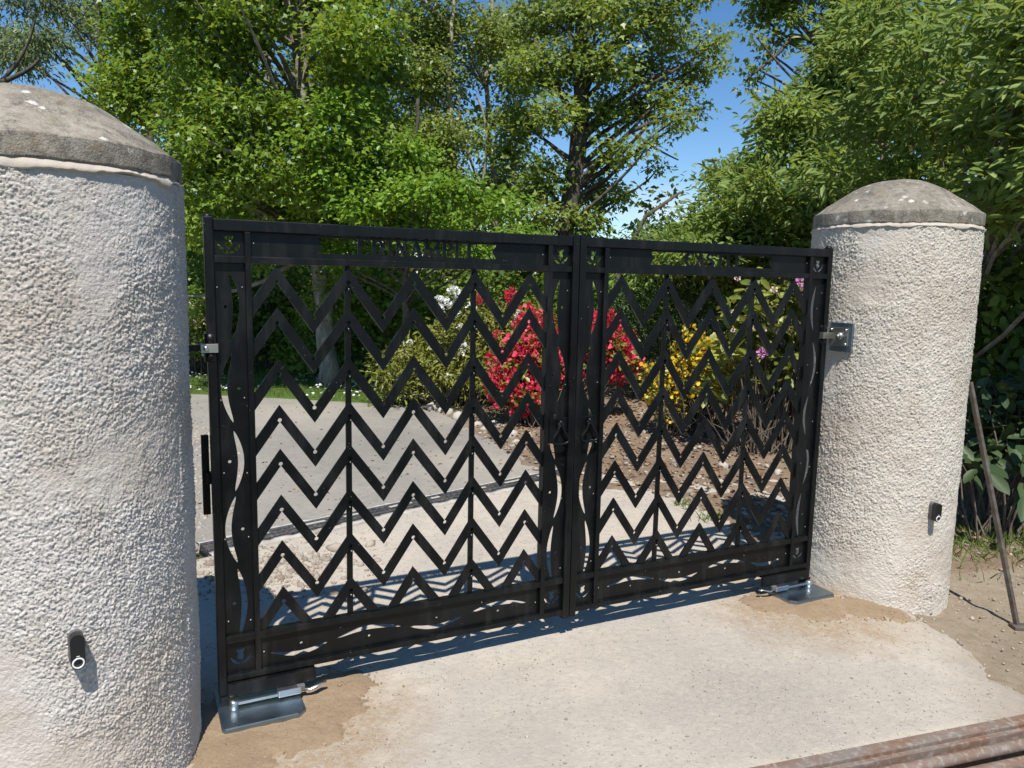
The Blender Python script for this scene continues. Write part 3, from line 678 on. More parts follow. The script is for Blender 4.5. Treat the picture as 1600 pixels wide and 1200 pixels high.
def gate_leaf(hinge, ang, s, word, wx0, wx1, label, cat_label):
    """s=+1: leaf runs towards +x from its hinge; s=-1: mirrored leaf."""
    root = empty('gate_leaf', (*hinge, 0), ang); tag(root, label, 'gate', 'leaves of the black double gate')
    B = MAT['black']
    fy0, fy1 = -.017, .017
    mx = lambda L: [(s*x, z) for x, z in L]
    W = 1.471
    # frame
    post = box('hinge_post', s*0, s*.029, fy0-.002, fy1+.002, .030, 1.752, B, root, .003)
    lathe('post_cap', [(.0165, 1.750), (.0165, 1.754), (.013, 1.760), (.006, 1.763), (.0004, 1.764)], B, root, 16).location = (s*.0145, 0, 0)
    box('top_rail', s*.0295, s*1.4395, fy0-.004, fy1+.004, 1.706, 1.746, B, root, .003)
    box('banner_rail', s*.0295, s*1.4395, fy0, fy1, 1.598, 1.622, B, root)
    box('band_rail', s*.0295, s*1.4395, fy0, fy1, .229, .254, B, root)
    box('bottom_rail', s*.0295, s*1.4395, fy0-.004, fy1+.004, .083, .105, B, root, .002)
    box('stile_bar', s*.130, s*.150, fy0-.003, fy1+.003, .1045, 1.7055, B, root)
    box('stile_bar', s*1.324, s*1.345, fy0-.003, fy1+.003, .1045, 1.7055, B, root)
    box('meeting_bar', s*1.440, s*W, fy0-.006, fy1+.006, .062, 1.755, B, root, .003)
    # stile panels with the wavy slots
    segs = [(1.568, 1.330, .020), (1.285, 1.040, -.028), (1.010, .790, .022), (.772, .524, -.028), (.500, .243, .020)]
    for cx, x0, x1, m in ((.079, .029, .131, 1), (1.392, 1.344, 1.441, -1)):
        holes = [mx(crescent(a, b, cx, m*bl, .021)) for a, b, bl in segs]
        holes += [mx(circ(cx-m*bl*0.75, (a+b)/2, .0058)) for a, b, bl in segs]
        out = mx([(x0, .245), (x1, .245), (x1, 1.605), (x0, 1.605)])
        link('stile_panel', plate_mesh('stile_panel', out, holes, .005, .002), B, root)
        for z0, z1 in ((1.615, 1.712), (.098, .235)):
            out = mx([(x0, z0), (x1, z0), (x1, z1), (x0, z1)])
            link('thistle_panel', plate_mesh('thistle_panel', out, [mx(L) for L in thistle((x0+x1)/2, (z0+z1)/2-.002, .046)], .005, .002), B, root)
    # name banner: ribbon opening with swallow tails
    op = [(.382, 1.698), (1.096, 1.698), (1.077, 1.6695), (1.096, 1.641), (.382, 1.641), (.402, 1.6695)]
    bp = link('banner_panel', plate_mesh('banner_panel', mx([(.149, 1.615), (1.325, 1.615), (1.325, 1.712), (.149, 1.712)]), [mx(op)], .005, .002), B, root)
    adv = [{'I': .62, 'M': 1.25, 'L': .92, 'E': .95, 'P': .92}.get(ch, 1.0) for ch in word]; unit_ = (wx1-wx0)/sum(adv); pos = wx0
    for k, ch in enumerate(word):
        wd = unit_*adv[k]*(.98 if ch != 'I' else .95); c = pos+unit_*adv[k]/2; pos += unit_*adv[k]
        x = (c-wd/2) if s > 0 else (-c-wd/2)
        letter(ch, x, 1.6395, wd, .060, B, bp, .002)
    # bottom band with horizontal waves
    hs = [mx(crescent(a, b, .160+(-.004 if bl < 0 else .002), bl, .019, False)) for a, b, bl in ((.185, .402, -.022), (.432, .698, .022), (.730, .968, -.022), (.996, .1268*10, .022))]
    hs += [mx(circ(c_, z_, .0055)) for c_, z_ in ((.30, .172), (.565, .150), (.85, .174), (1.13, .150))]
    link('band_panel', plate_mesh('band_panel', mx([(.149, .098), (1.325, .098), (1.325, .235), (.149, .235)]), hs, .005, .002), B, root)
    # zigzag bars
    for k, zp in enumerate(ROWZ):
        me = plate_mesh('chevron_bar', mx(chevron_outline(zp)), [], .009, -.004)
        if zp-.26 < .25:
            bm = bmesh.new(); bm.from_mesh(me)
            bmesh.ops.bisect_plane(bm, geom=bm.verts[:]+bm.edges[:]+bm.faces[:], plane_co=(0, 0, .246), plane_no=(0, 0, -1), clear_outer=True)
            bm.to_mesh(me); bm.free()
        link('chevron_bar', me, B, root)
    for u in (.491, .999):
        box('mullion', s*(u-.011), s*(u+.011), .0007, .013, .250, 1.60, B, root)
    # rivets
    g = np.random.default_rng(5 if s > 0 else 6)
    bm = bmesh.new(); bmesh.ops.create_icosphere(bm, subdivisions=1, radius=.0038); rm = bpy.data.meshes.new('rivet'); bm.to_mesh(rm); bm.free(); rm.materials.append(MAT['steel'])
    rv = [(x, z, -.0012) for x in (.040, .120, 1.353, 1.431) for z in (1.52, 1.12, .86, .62, .30)]
    rv += [(.160, 1.665, -.0012), (1.31, 1.665, -.0012), (.165, .165, -.0012), (1.31, .165, -.0012), (.45, .208, -.0012), (1.05, .208, -.0012)]
    rv += [(u, z-.075, -.0088) for u in (.491, .999) for z in ROWZ]
    for (x, z, y) in rv:
        o = link('rivet', rm, None, root); o.location = (s*(x+g.normal(0, .002)), y, z+g.normal(0, .004))
    # ring handle
    hx = 1.400
    hb = box('handle_plate', s*(hx-.046), s*(hx+.046), -.0105, -.0015, .868, .976, B, root)
    a = Acc(); a.tube([(s*hx, -.010, .958), (s*hx, -.030, .958), (s*hx, -.036, .958)], [.012, .012, .009], 12)
    a.tube([(s*(hx-.016), -.026, .950), (s*(hx+.016), -.026, .950)], .009, 10)
    a.obj('handle_boss', B, hb)
    ring = [(0, .948), (.009, .944), (.013, .930), (.018, .918), (.030, .905), (.038, .892), (.040, .880), (.034, .871), (.018, .867), (0, .866)]
    path = [(s*hx+x, -.030, z) for x, z in ring]+[(s*hx-x, -.030, z) for x, z in ring[::-1][1:-1]]
    path.append(path[0]); a = Acc(); a.tube(path, .0055, 10, False); a.obj('handle_ring', B, hb)
    # rear stop bracket beside the hinge post, carried on a short arm
    bm = bmesh.new(); add_box(bm, min(-s*.001, -s*.026), max(-s*.001, -s*.026), .05, .075, .70, .99, .002); add_box(bm, min(s*.02, -s*.015), max(s*.02, -s*.015), .0195, .052, .82, .86, .001)
    bm_obj('rear_bracket', bm, B, root)
    return root
gate_leaf(HL, AL, 1, 'EDINAMPLE', .522, 1.017, 'left black steel gate leaf with zigzag bars and the name EDINAMPLE', 'gate')
def rev(w): return w
gate_leaf(HR, AR, -1, 'ELTSAC', .560, .908, 'right black steel gate leaf with zigzag bars and the word CASTLE', 'gate')

# hinge brackets on the pillars
h = empty('hinge_bracket', (*HL, 0), AL); tag(h, 'galvanised hinge clamp on the left gate post by the near pillar', 'hinge', 'hinge brackets of the gate')
bm = bmesh.new()
for (a, b, c_, d) in ((-.022, .034, -.0245, -.0205), (.030, .034, -.0205, .0245), (-.022, .034, .0205, .0245)): add_box(bm, a, b, c_, d, 1.292, 1.322, .0005)
bm_obj('clamp_strap', bm, MAT['galv'], h)
a = Acc(); a.tube([(-.006, -.030, 1.307), (-.006, -.022, 1.307)], [.0085, .0095], 12); a.obj('bolt_head', MAT['bright'], h)
box('bracket_arm', -.085, -.018, -.012, .012, 1.296, 1.318, MAT['black'], h)
for z0_, z1_ in ((1.26, 1.292), (1.322, 1.356)):
    a = Acc(); a.tube([(.012, 0, z0_), (.012, 0, z1_)], .021, 14); a.obj('hinge_collar', MAT['black'], h)
h = empty('hinge_bracket', (*HR, 0), AR); tag(h, 'galvanised hinge clamp bolted to a steel plate on the far pillar', 'hinge', 'hinge brackets of the gate')
bm = bmesh.new()
for (a, b, c_, d) in ((-.034, .075, -.0245, -.0205), (-.034, -.030, -.0205, .0245), (-.034, .02, .0205, .0245)): add_box(bm, a, b, c_, d, 1.297, 1.329, .0005)
bm_obj('clamp_strap', bm, MAT['galv'], h)
for z0_, z1_ in ((1.26, 1.296), (1.330, 1.362)):
    a = Acc(); a.tube([(-.012, 0, z0_), (-.012, 0, z1_)], .021, 14); a.obj('hinge_collar', MAT['black'], h)
# its plates lie against the pillar face
def on_pillar(P, R0, deg, z): return Vector((P[0]+R0*math.cos(R(deg)), P[1]+R0*math.sin(R(deg)), z))
hp = empty('hinge_plate', on_pillar(PR, .411, -143.5, 1.313), R(-143.5)+pi/2); tag(hp, 'square steel fixing plate with bolts on the far pillar', 'plate')
box('backing_plate', -.075, .050, -.012, .004, -.080, .066, MAT['zinc'], hp)
box('fixing_plate', -.070, .034, -.024, -.012, -.052, .042, MAT['steel'], hp, .003)
a = Acc(); a.tube([(0, -.024, .0), (0, -.052, .0)], [.021, .017], 16); a.tube([(0, -.052, 0), (0, -.066, 0)], [.011, .010], 6); a.obj('pivot_boss', MAT['steel'], hp)
for x, z in ((.024, .031), (.024, -.041), (-.055, .031)):
    a = Acc(); a.tube([(x, -.024, z), (x, -.032, z)], [.007, .006], 8); a.obj('bolt_head', MAT['bright'], hp)

# photocells
def photocell(P, R0, deg, z, label, sc=1.0):
    root = empty('photocell', on_pillar(P, R0+.002, deg, z), R(deg)+pi/2); tag(root, label, 'sensor', 'photocells on the pillars')
    def pill(name, w, h, y0, y1, mat):
        out = [(w*math.cos(t), (h-w)+w*math.sin(t)) for t in np.linspace(0, pi, 12)]+[(w*math.cos(t), -(h-w)+w*math.sin(t)) for t in np.linspace(pi, 2*pi, 12)]
        return link(name, plate_mesh(name, [(sc*x, sc*z_) for x, z_ in out], [], (y1-y0), (y0+y1)/2), mat, root)
    pill('back_box', .0185, .050, -.018, .012, MAT['plasticgrey'])
    cv = pill('cover', .0180, .0495, -.046, -.0185, MAT['plastic'])
    a = Acc()
    c = np.linspace(0, 2*pi, 21); a.tube([(sc*.0135*math.cos(t), -.047, sc*(-.031+.0135*math.sin(t))) for t in c], sc*.0024, 8, False); a.obj('lens_ring', MAT['whitering'], cv)
    a = Acc(); a.tube([(0, -.044, -.031*sc), (0, -.0475, -.031*sc)], [.0115*sc, .0105*sc], 18); a.obj('lens', MAT['lens'], cv)
    box('status_light', -.004, .004, -.0468, -.0455, -.0125*sc, -.0105*sc, MAT['whitering'], root, 0)
photocell(PL, .414, -53.5, .528, 'slim black photocell with white ring low on the near left pillar')
photocell(PR, .409, -74.2, .452, 'slim black photocell low on the far right pillar', .95)

# gate operators let into the ground under the hinges
def operator(hinge, ang, s, label):
    z0 = float(H(hinge[0], hinge[1]))
    root = empty('gate_operator', (*hinge, z0), ang); tag(root, label, 'gate motor', 'ground operators under the gate hinges')
    # lid: a tray with clipped corners
    u0, u1 = -.008, .283
    out = [(u0, -.176), (u0+.01, -.186), (u1-.03, -.186), (u1, -.160), (u1, .10), (u0, .10)]
    bm = bmesh.new()
    lo = [bm.verts.new((s*a, b, -.03)) for a, b in out]; hi = [bm.verts.new((s*a, b, .028)) for a, b in out]
    bm.faces.new(hi); bm.faces.new(lo[::-1])
    for i in range(6): bm.faces.new((lo[i], lo[(i+1) % 6], hi[(i+1) % 6], hi[i]))
    bmesh.ops.recalc_face_normals(bm, faces=bm.faces[:])
    bmesh.ops.bevel(bm, geom=[e for e in bm.edges if all(v.co.z > 0 for v in e.verts)], offset=.004, segments=2, affect='EDGES')
    bm_obj('lid', bm, MAT['zinc'], root)
    bm = bmesh.new(); add_box(bm, min(s*.030, s*.345), max(s*.030, s*.345), -.040, -.022, .060, .108, .002); add_box(bm, min(s*.030, s*.345), max(s*.030, s*.345), -.022, .030, .1045, .1075, .0)
    add_box(bm, min(s*.004, s*.030), max(s*.004, s*.030), -.030, .030, .018, .0595, .002)
    bm_obj('carrier_channel', bm, MAT['black'], root)
    a = Acc(); a.tube([(s*.046, -.058, .016), (s*.046, -.058, .056), (s*.046, -.058, .060)], [.017, .0165, .012], 18); a.obj('pivot_pin', MAT['bright'], root)
    box('crank_arm', s*.052, s*.200, -.066, -.050, .042, .052, MAT['bright'], root, .001)
    box('release_block', s*.200, s*.285, -.074, -.042, .038, .064, MAT['bright'], root, .004)
    box('lock_barrel', s*.270, s*.300, -.066, -.046, .042, .066, MAT['plasticgrey'], root, .004)
    pts = [(s*.296, -.060, .050), (s*.318, -.064, .048), (s*.340, -.062, .052), (s*.362, -.052, .058), (s*.382, -.050, .057)]
    V = []; F = []
    for k, (x, y, z) in enumerate(pts):
        w = (.007, .009, .011, .013, .006)[k]
        V += [(x, y-w, z), (x, y+w, z), (x, y+w, z-.004), (x, y-w, z-.004)]
        if k: 
            b = 4*(k-1); F += [[b+i, b+(i+1) % 4, b+4+(i+1) % 4, b+4+i] for i in range(4)]
    F += [[0, 3, 2, 1], [16, 17, 18, 19]]
    a = Acc(); a.add(np.array(V), F); a.obj('release_lever', MAT['bright'], root, False)
operator(HL, AL, 1, 'gate operator with bluish zinc lid and silver lever at the left pillar foot')
operator(HR, AR, -1, 'gate operator with bluish zinc lid and silver lever at the right pillar foot')

# ------------------------------------------------------------------ bar leaning on the far pillar
st = empty('iron_bar', (2.60, 3.70, float(H(2.60, 3.70)))); tag(st, 'rusty square iron bar leaning against the far pillar', 'bar')
b0 = Vector((0, 0, -.03)); b1 = Vector((2.438, 4.045, 1.07))-Vector(st.location)
bm = bmesh.new(); L = (b1-b0).length; add_box(bm, -.011, .011, -.011, .011, 0, L, .002)
bm.transform(Matrix.Translation(b0) @ (b1-b0).to_track_quat('Z', 'Y').to_matrix().to_4x4()); bm_obj('shank', bm, MAT['rustbar'], st)
bm = bmesh.new(); add_box(bm, -.035, .075, -.03, .028, -.02, .004, .004); bm_obj('foot_plate', bm, MAT['rustbar'], st)

# ------------------------------------------------------------------ cattle grid by the road edge
cg = empty('cattle_grid', (0.826, 2.328, -.028), math.atan2(.34, 1.09)); tag(cg, 'rusty steel cattle grid with round bars at the lower right corner', 'cattle grid')
g0 = R(0)
box('edge_beam', -.9, 2.2, -.040, .008, -.12, .012, MAT['rust'], cg, .002)
box('edge_angle', -.9, 2.2, -.066, -.042, -.12, .000, MAT['rust'], cg, .002)
box('edge_lip', -.9, 2.2, -.074, -.068, -.12, .009, MAT['rust'], cg, .001)
for k in range(7):
    a = Acc(); a.tube([(-.9, -.105-.080*k, -.018), (.6, -.105-.080*k, -.018), (2.2, -.105-.080*k, -.018)], .021, 16); a.obj('bar', MAT['rust'], cg)
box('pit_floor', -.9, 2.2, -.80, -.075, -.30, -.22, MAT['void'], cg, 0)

# ------------------------------------------------------------------ slot drain behind the gate
Ld = float(np.linalg.norm(DR1-DR0)); dr = empty('slot_drain', (DR0[0], DR0[1], -.03), math.atan2(dd[1], dd[0])); tag(dr, 'dark slot drain with pale concrete edges running across the drive', 'drain')
g = np.random.default_rng(12)
def rough_strip(name, x0, x1, y0, y1, z, mat, amp, n=70, parent=None):
    xs = np.linspace(x0, x1, n); V = []; 
    for x in xs:
        ya = y0+g.normal(0, amp); yb = y1+g.normal(0, amp*.5); dz = g.normal(0, .002)
        V += [(x, ya, z-.04), (x, ya, z+dz), (x, yb, z+dz), (x, yb, z-.04)]
    f = grid_faces(n, 4); me = np_mesh(name, np.array(V), f.ravel(), np.full(len(f), 4)); return link(name, me, mat, parent)
rough_strip('far_haunch', 0, Ld*.97, .042, .085, .016, MAT['concrete'], .010, 90, dr)
rough_strip('near_haunch', 0, Ld, -.155, -.108, .008, MAT['concrete'], .014, 90, dr)
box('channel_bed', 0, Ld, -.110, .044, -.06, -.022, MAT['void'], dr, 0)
for y in (-.085, -.033, .019): box('grating_bar', 0, Ld, y-.018, y+.018, -.021, .022, MAT['darkrail'], dr, .005)
for k in range(9):
    x = Ld*(k+.6)/9.2; box('cement_splash', x, x+g.uniform(.06, .22), -.048, -.020, .0225, .0255, MAT['concrete'], dr, .001)

# ------------------------------------------------------------------ foliage
TPL = {
 'diamond': (np.array([(0, 0, 0), (.30, .45, .07), (0, 1, -.06), (-.30, .45, .07)]), [(0, 1, 2), (0, 2, 3)]),
 'oval': (np.array([(0, 0, 0), (.26, .25, .07), (.30, .6, .06), (0, 1, -.08), (-.30, .6, .06), (-.26, .25, .07)]), [(0, 1, 2, 3), (0, 3, 4, 5)]),
 'lobed': (np.array([(0, 0, 0), (.46, .22, .05), (.20, .45, .03), (.34, .66, .0), (0, 1, -.1), (-.34, .66, .0), (-.20, .45, .03), (-.46, .22, .05)]), [(0, 1, 2), (0, 2, 3, 4), (0, 4, 5, 6), (0, 6, 7)]),
 'star': (np.array([(0, 0, 0), (.46, .28, .06), (.17, .5, .03), (0, 1, -.1), (-.17, .5, .03), (-.46, .28, .06)]), [(0, 1, 2), (0, 2, 3, 4), (0, 4, 5)]),
 'long': (np.array([(0, 0, 0), (.15, .3, .05), (.14, .65, .03), (0, 1, -.12), (-.14, .65, .03), (-.15, .3, .05)]), [(0, 1, 2, 3), (0, 3, 4, 5)]),
 'broad': (np.array([(0, 0, 0), (.14, .13, .04), (.23, .38, .06), (.22, .66, .04), (.11, .88, 0), (0, 1, -.07), (-.11, .88, 0), (-.22, .66, .04), (-.23, .38, .06), (-.14, .13, .04)]), [(0, 1, 2, 3, 4, 5), (0, 5, 6, 7, 8, 9)]),
 'blade': (np.array([(-.05, 0, 0), (.05, 0, 0), (.035, .55, .05), (0, 1, .22), (-.035, .55, .05)]), [(0, 1, 2, 4), (4, 2, 3)]),
 'petal': (np.array([(0, 0, 0), (.42, .5, .10), (.22, .95, -.02), (-.22, .95, -.02), (-.42, .5, .10)]), [(0, 1, 2, 3, 4)]),
}
def unit(v): return v/(np.linalg.norm(v, axis=-1, keepdims=True)+1e-9)
def leaf_mesh(name, P, D, N, S, tone, shape):
    T, F = TPL[shape]; n = len(P); k = len(T)
    D = unit(D); side = unit(np.cross(D, N)); N = np.cross(side, D)
    S = np.asarray(S)[:, None, None]
    V = P[:, None, :]+S*(T[None, :, 0:1]*side[:, None]+T[None, :, 1:2]*D[:, None]+T[None, :, 2:3]*N[:, None])
    fl = np.concatenate([np.array(f) for f in F]); ct = np.array([len(f) for f in F])
    FF = (fl[None]+(np.arange(n)*k)[:, None]).ravel(); CC = np.tile(ct, n)
    me = np_mesh(name, V.reshape(-1, 3), FF, CC)
    a = me.attributes.new('tone', 'FLOAT', 'FACE'); a.data.foreach_set('value', np.repeat(np.clip(tone, 0, 1), len(F)).astype(np.float32))
    return me

def in_ball(g, n):
    v = unit(g.normal(size=(n, 3))); return v*(g.uniform(0, 1, (n, 1))**(1/2.2))

def spray_leaves(g, clumps, n, size, spray=.22, per=9, flat=.55, droop=.25, up=1.0, jit=.55, tone0=.5):
    """Leaves gathered in flat sprays inside round clumps (x, y, z, r)."""
    C = np.asarray(clumps, float); w = C[:, 3]**2.2; w /= w.sum()
    ns = max(1, n//per); ci = g.choice(len(C), ns, p=w)
    sp = C[ci, :3]+in_ball(g, ns)*C[ci, 3:4]*np.array([1, 1, .8])
    out = unit(sp-C[ci, :3]+g.normal(0, .3, (ns, 3))*C[ci, 3:4])
    st = tone0+.16*g.normal(size=ns)+.10*g.normal(size=len(C))[ci]
    n = ns*per; si = np.repeat(np.arange(ns), per)
    d = g.normal(size=(n, 3))*np.array([1, 1, flat*.9])
    P = sp[si]+d*spray*.55
    D = unit(d*.7+out[si]*np.array([1, 1, .3])*.35+g.normal(0, .6, (n, 3)))+np.array([0, 0, -droop])
    N = np.array([0, -.38*up, .95*up])+g.normal(0, jit, (n, 3))+out[si]*.25
    S = size*g.uniform(.6, 1.25, n)
    return P, D, N, S, st[si]+.12*g.normal(size=n), sp

def bez(p, q, g, sag=.12, n=6, lift=.1):
    p = np.asarray(p, float); q = np.asarray(q, float); L = np.linalg.norm(q-p)
    m1 = p+(q-p)*.35+g.normal(0, sag*L*.5, 3)+np.array([0, 0, lift*L]); m2 = p+(q-p)*.7+g.normal(0, sag*L*.5, 3)
    t = np.linspace(0, 1, n)[:, None]
    return (1-t)**3*p+3*(1-t)**2*t*m1+3*(1-t)*t*t*m2+t**3*q

def limbs(acc, g, trunk_pts, clumps, r0, twigs=None, start=.35, seg=6):
    tp = np.asarray(trunk_pts, float)
    for c in np.asarray(clumps, float):
        hd = np.hypot(tp[:, 0]-c[0], tp[:, 1]-c[1]); d = np.abs(tp[:, 2]-(c[2]-.75*hd))
        k0 = int(len(tp)*start); k = k0+int(np.argmin(d[k0:]))
        L = np.linalg.norm(c[:3]-tp[k]); rr = min(r0, .018+.013*L)
        pts = bez(tp[k], c[:3], g, .20, 8, .02); acc.tube(pts, np.linspace(rr, .012, len(pts)), seg, False)
    if twigs is not None:
        C = np.asarray(clumps, float)[:, :3]
        for s_ in twigs:
            k = np.argmin(((C-s_)**2).sum(1)); pts = bez(C[k], s_, g, .2, 4, .05); acc.tube(pts, np.linspace(.010, .003, 4), 3, False)

def trunk_tube(acc, g, pts, r0, r1, seg=12, n=26, rough=.06):
    pts = np.asarray(pts, float); t = np.linspace(0, len(pts)-1, n); i = np.clip(t.astype(int), 0, len(pts)-2); f = (t-i)[:, None]; f = f*f*(3-2*f)*.5+f*.5
    P = pts[i]*(1-f)+pts[i+1]*f; P[1:-1] += g.normal(0, .02, (n-2, 3))*np.array([1, 1, 0])
    r = np.linspace(r0, r1, n)*(1+rough*g.normal(size=n)); r[0] *= 1.25
    acc.tube(P, r, seg); return P

def tree(name, label, cat, trunk, r0, r1, clumps, nleaf, size, shape, mat, bark, seed, group=None, spray=.22, per=9, tone0=.5, droop=.25, jit=.55, up=1.0, ntwig=120, start=.3, rl=.09, flat=.55, extra=None):
    g = np.random.default_rng(seed); b = trunk[0]
    root = empty(name, (b[0], b[1], b[2])); tag(root, label, cat, group)
    off = np.array(b, float); C = np.asarray(clumps, float).copy(); C[:, :3] -= off
    acc = Acc(); tp = trunk_tube(acc, g, np.asarray(trunk, float)-off, r0, r1)
    P, D, N, S, T, sp = spray_leaves(g, C, nleaf, size, spray, per, flat, droop, up, jit, tone0)
    limbs(acc, g, tp, C, rl, sp[g.choice(len(sp), min(ntwig, len(sp)), replace=False)], start)
    if extra: 
        for e in extra:
            a3 = Acc(); a3.tube(bez(np.array(e[0])-off, np.array(e[1])-off, g, .20, 11, .04), np.linspace(e[2], e[3], 11), 7, False); a3.obj('branch', bark, root)
    acc.obj('trunk', bark, root)
    o = link('crown', leaf_mesh('crown', P, D, N, S, T, shape), mat, root); o['kind'] = 'stuff'
    return root, (P, D, N, S, T)

def px_clumps(L, Y, dy, g, scale=1.0):
    """(px, py, radius px) list -> clumps at depth about Y."""
    out = []
    for (x, y, r) in L:
        yy = Y+g.uniform(-dy, dy); q = at(x, y, yy); out.append((q.x, q.y, q.z, scale*r/FPX*yy))
    return out
def fill_clumps(x0, x1, y0, y1, step, r, Y, dy, g, keep=lambda x, y: True, p=1.0):
    L = []
    for x in np.arange(x0, x1, step):
        for y in np.arange(y0, y1, step):
            a, b = x+g.uniform(-.5, .5)*step, y+g.uniform(-.5, .5)*step
            if keep(a, b) and g.uniform() < p: L.append((a, b, r*g.uniform(.7, 1.3)))
    return px_clumps(L, Y, dy, g)

g = np.random.default_rng(100)
# --- sycamore left of centre
syc = fill_clumps(180, 640, -260, 330, 58, 54, 11.0, 1.5, g, lambda x, y: x > np.interp(y, [-260, -60, 0, 60, 130, 200, 260, 330], [150, 165, 195, 190, 195, 240, 290, 300]) and not (415 < x < 520 and -40 < y < 230 and g.uniform() < .45), .95)
syc += fill_clumps(200, 520, -20, 330, 75, 36, 9.6, .5, g, lambda x, y: x > np.interp(y, [0, 130, 200, 260, 330], [205, 205, 250, 300, 310]) and not (400 < x < 520 and y < 240), .6)
syc += fill_clumps(300, 560, 330, 470, 60, 30, 11.5, 1.0, g, lambda x, y: True, .5)
tr = [(-2.76, 11.4, -.05), (-2.82, 11.4, 1.2), (-3.0, 11.5, 2.5), (-3.05, 11.5, 3.8), (-3.25, 11.6, 5.4), (-3.5, 11.6, 7.5), (-3.6, 11.6, 9.2)]
tree('sycamore_tree', 'broad sycamore with lobed bright leaves and grey trunk left of centre', 'tree', tr, .15, .06, syc, 105000, .084, 'star', MAT['sycamore'], MAT['bark'], 201, 'trees behind the gate', .24, 10, .5, .25, .75, ntwig=300, rl=.045,
     extra=[((-3.05, 11.5, 3.2), (-3.9, 11.4, 5.6), .06, .03), ((-3.1, 11.5, 3.6), (-2.4, 11.7, 6.5), .065, .03)])
# --- young beech spreading bright sprays over the gate
bee = fill_clumps(515, 770, 165, 345, 50, 30, 9.9, .6, g, lambda x, y: y > np.interp(x, [515, 620, 700, 770], [150, 200, 240, 290]), .85)
bee += fill_clumps(480, 860, 330, 420, 55, 28, 10.3, .6, g, lambda x, y: True, .7)
tree('beech_tree', 'young beech with layered lime green sprays just above the left gate leaf', 'tree', [(-1.5, 10.6, 0), (-1.5, 10.6, 1.4), (-1.35, 10.5, 2.8), (-1.3, 10.4, 3.9)], .06, .02, bee, 17000, .072, 'oval', MAT['beech'], MAT['barkdark'], 202, 'trees behind the gate', .28, 12, .5, .2, .5, ntwig=160, rl=.02, flat=.3)
# --- slim light-leaved trees
for k, (px, cl, lab) in enumerate([(705, (570, 740), 'slim light leaved tree with pale stems behind the beech'), (765, (690, 850), 'slim light leaved tree with a forked stem left of the oak')]):
    cb = fill_clumps(cl[0], cl[1], -150, 335, 58, 42, 17.0+1.2*k, 1.4, g, lambda x, y: not (770 < x < 850 and y < 24), .85)
    b = at(px, 560, 17+1.2*k); t3 = at(px+10, 320, 17+1.2*k); t4 = at(px-5, 120, 17+1.2*k); t5 = at(px+15, -120, 17+1.2*k)
    root, _ = tree('birch_tree', lab, 'tree', [(b.x, b.y, 0), (t3.x-.05, t3.y, t3.z*.5), tuple(t3), tuple(t4), tuple(t5)], .11, .03, cb, 30000, .095, 'diamond', MAT['birch'], MAT['barkpale'], 210+k, 'trees behind the gate', .34, 9, .5, .3, .6, ntwig=220, rl=.05,
        extra=[((t3.x, t3.y, t3.z*.55), tuple(at(px-45, 130, 17)), .05, .02), ((t3.x, t3.y, t3.z*.5), tuple(at(px+40, 150, 17)), .05, .02)])
# --- oak in the middle against the sky
oakL = [(840, 30, 52), (900, 18, 55), (960, 30, 55), (1020, 20, 52), (1052, 58, 40), (1108, 72, 30), (1082, 110, 34), (1012, 108, 42), (950, 100, 50), (885, 100, 50), (832, 112, 50), (1000, 168, 38), (1060, 186, 28), (1088, 172, 18), (945, 175, 42), (868, 178, 40), (815, 190, 44), (962, 238, 36), (1012, 228, 24), (930, 296, 36), (855, 268, 36), (828, 300, 36), (972, 305, 20), (792, 240, 36), (1124, 104, 16), (1040, 150, 24), (905, -45, 70), (1000, -50, 70), (1085, -15, 40), (1124, 60, 16), (1030, 262, 14), (1074, 150, 16), (850, 335, 30), (920, 340, 30)]
ok_ = px_clumps(oakL, 15.0, 1.1, g, .92)
ob = at(884, 345, 15); o1 = at(905, 230, 15); o2 = at(912, 120, 15); o3 = at(905, 10, 15); o4 = at(915, -120, 15)
tree('oak_tree', 'open crowned oak with dark forked limbs against the blue sky', 'tree', [(ob.x-.25, 15, -.02), (ob.x-.1, 15, 1.4), tuple(ob), tuple(o1), tuple(o2), tuple(o3), tuple(o4)], .24, .07, ok_, 25000, .105, 'star', MAT['oak'], MAT['barkdark'], 220, 'trees behind the gate', .24, 7, .45, .3, .6, ntwig=420, rl=.085, start=.28,
     extra=[(tuple(at(893, 300, 15)), tuple(at(985, 205, 14.6)), .10, .04), (tuple(at(905, 225, 15)), tuple(at(1050, 110, 14.8)), .09, .03), (tuple(at(908, 165, 15)), tuple(at(1010, 10, 15)), .08, .03), (tuple(at(905, 190, 15)), tuple(at(835, 60, 15)), .07, .03), (tuple(at(985, 205, 14.6)), tuple(at(1085, 180, 14.4)), .045, .015), (tuple(at(900, 250, 15)), tuple(at(820, 200, 15)), .05, .02), (tuple(at(985, 205, 14.6)), tuple(at(1060, 250, 14.4)), .03, .012), (tuple(at(893, 315, 15)), tuple(at(960, 270, 14.6)), .06, .02)])
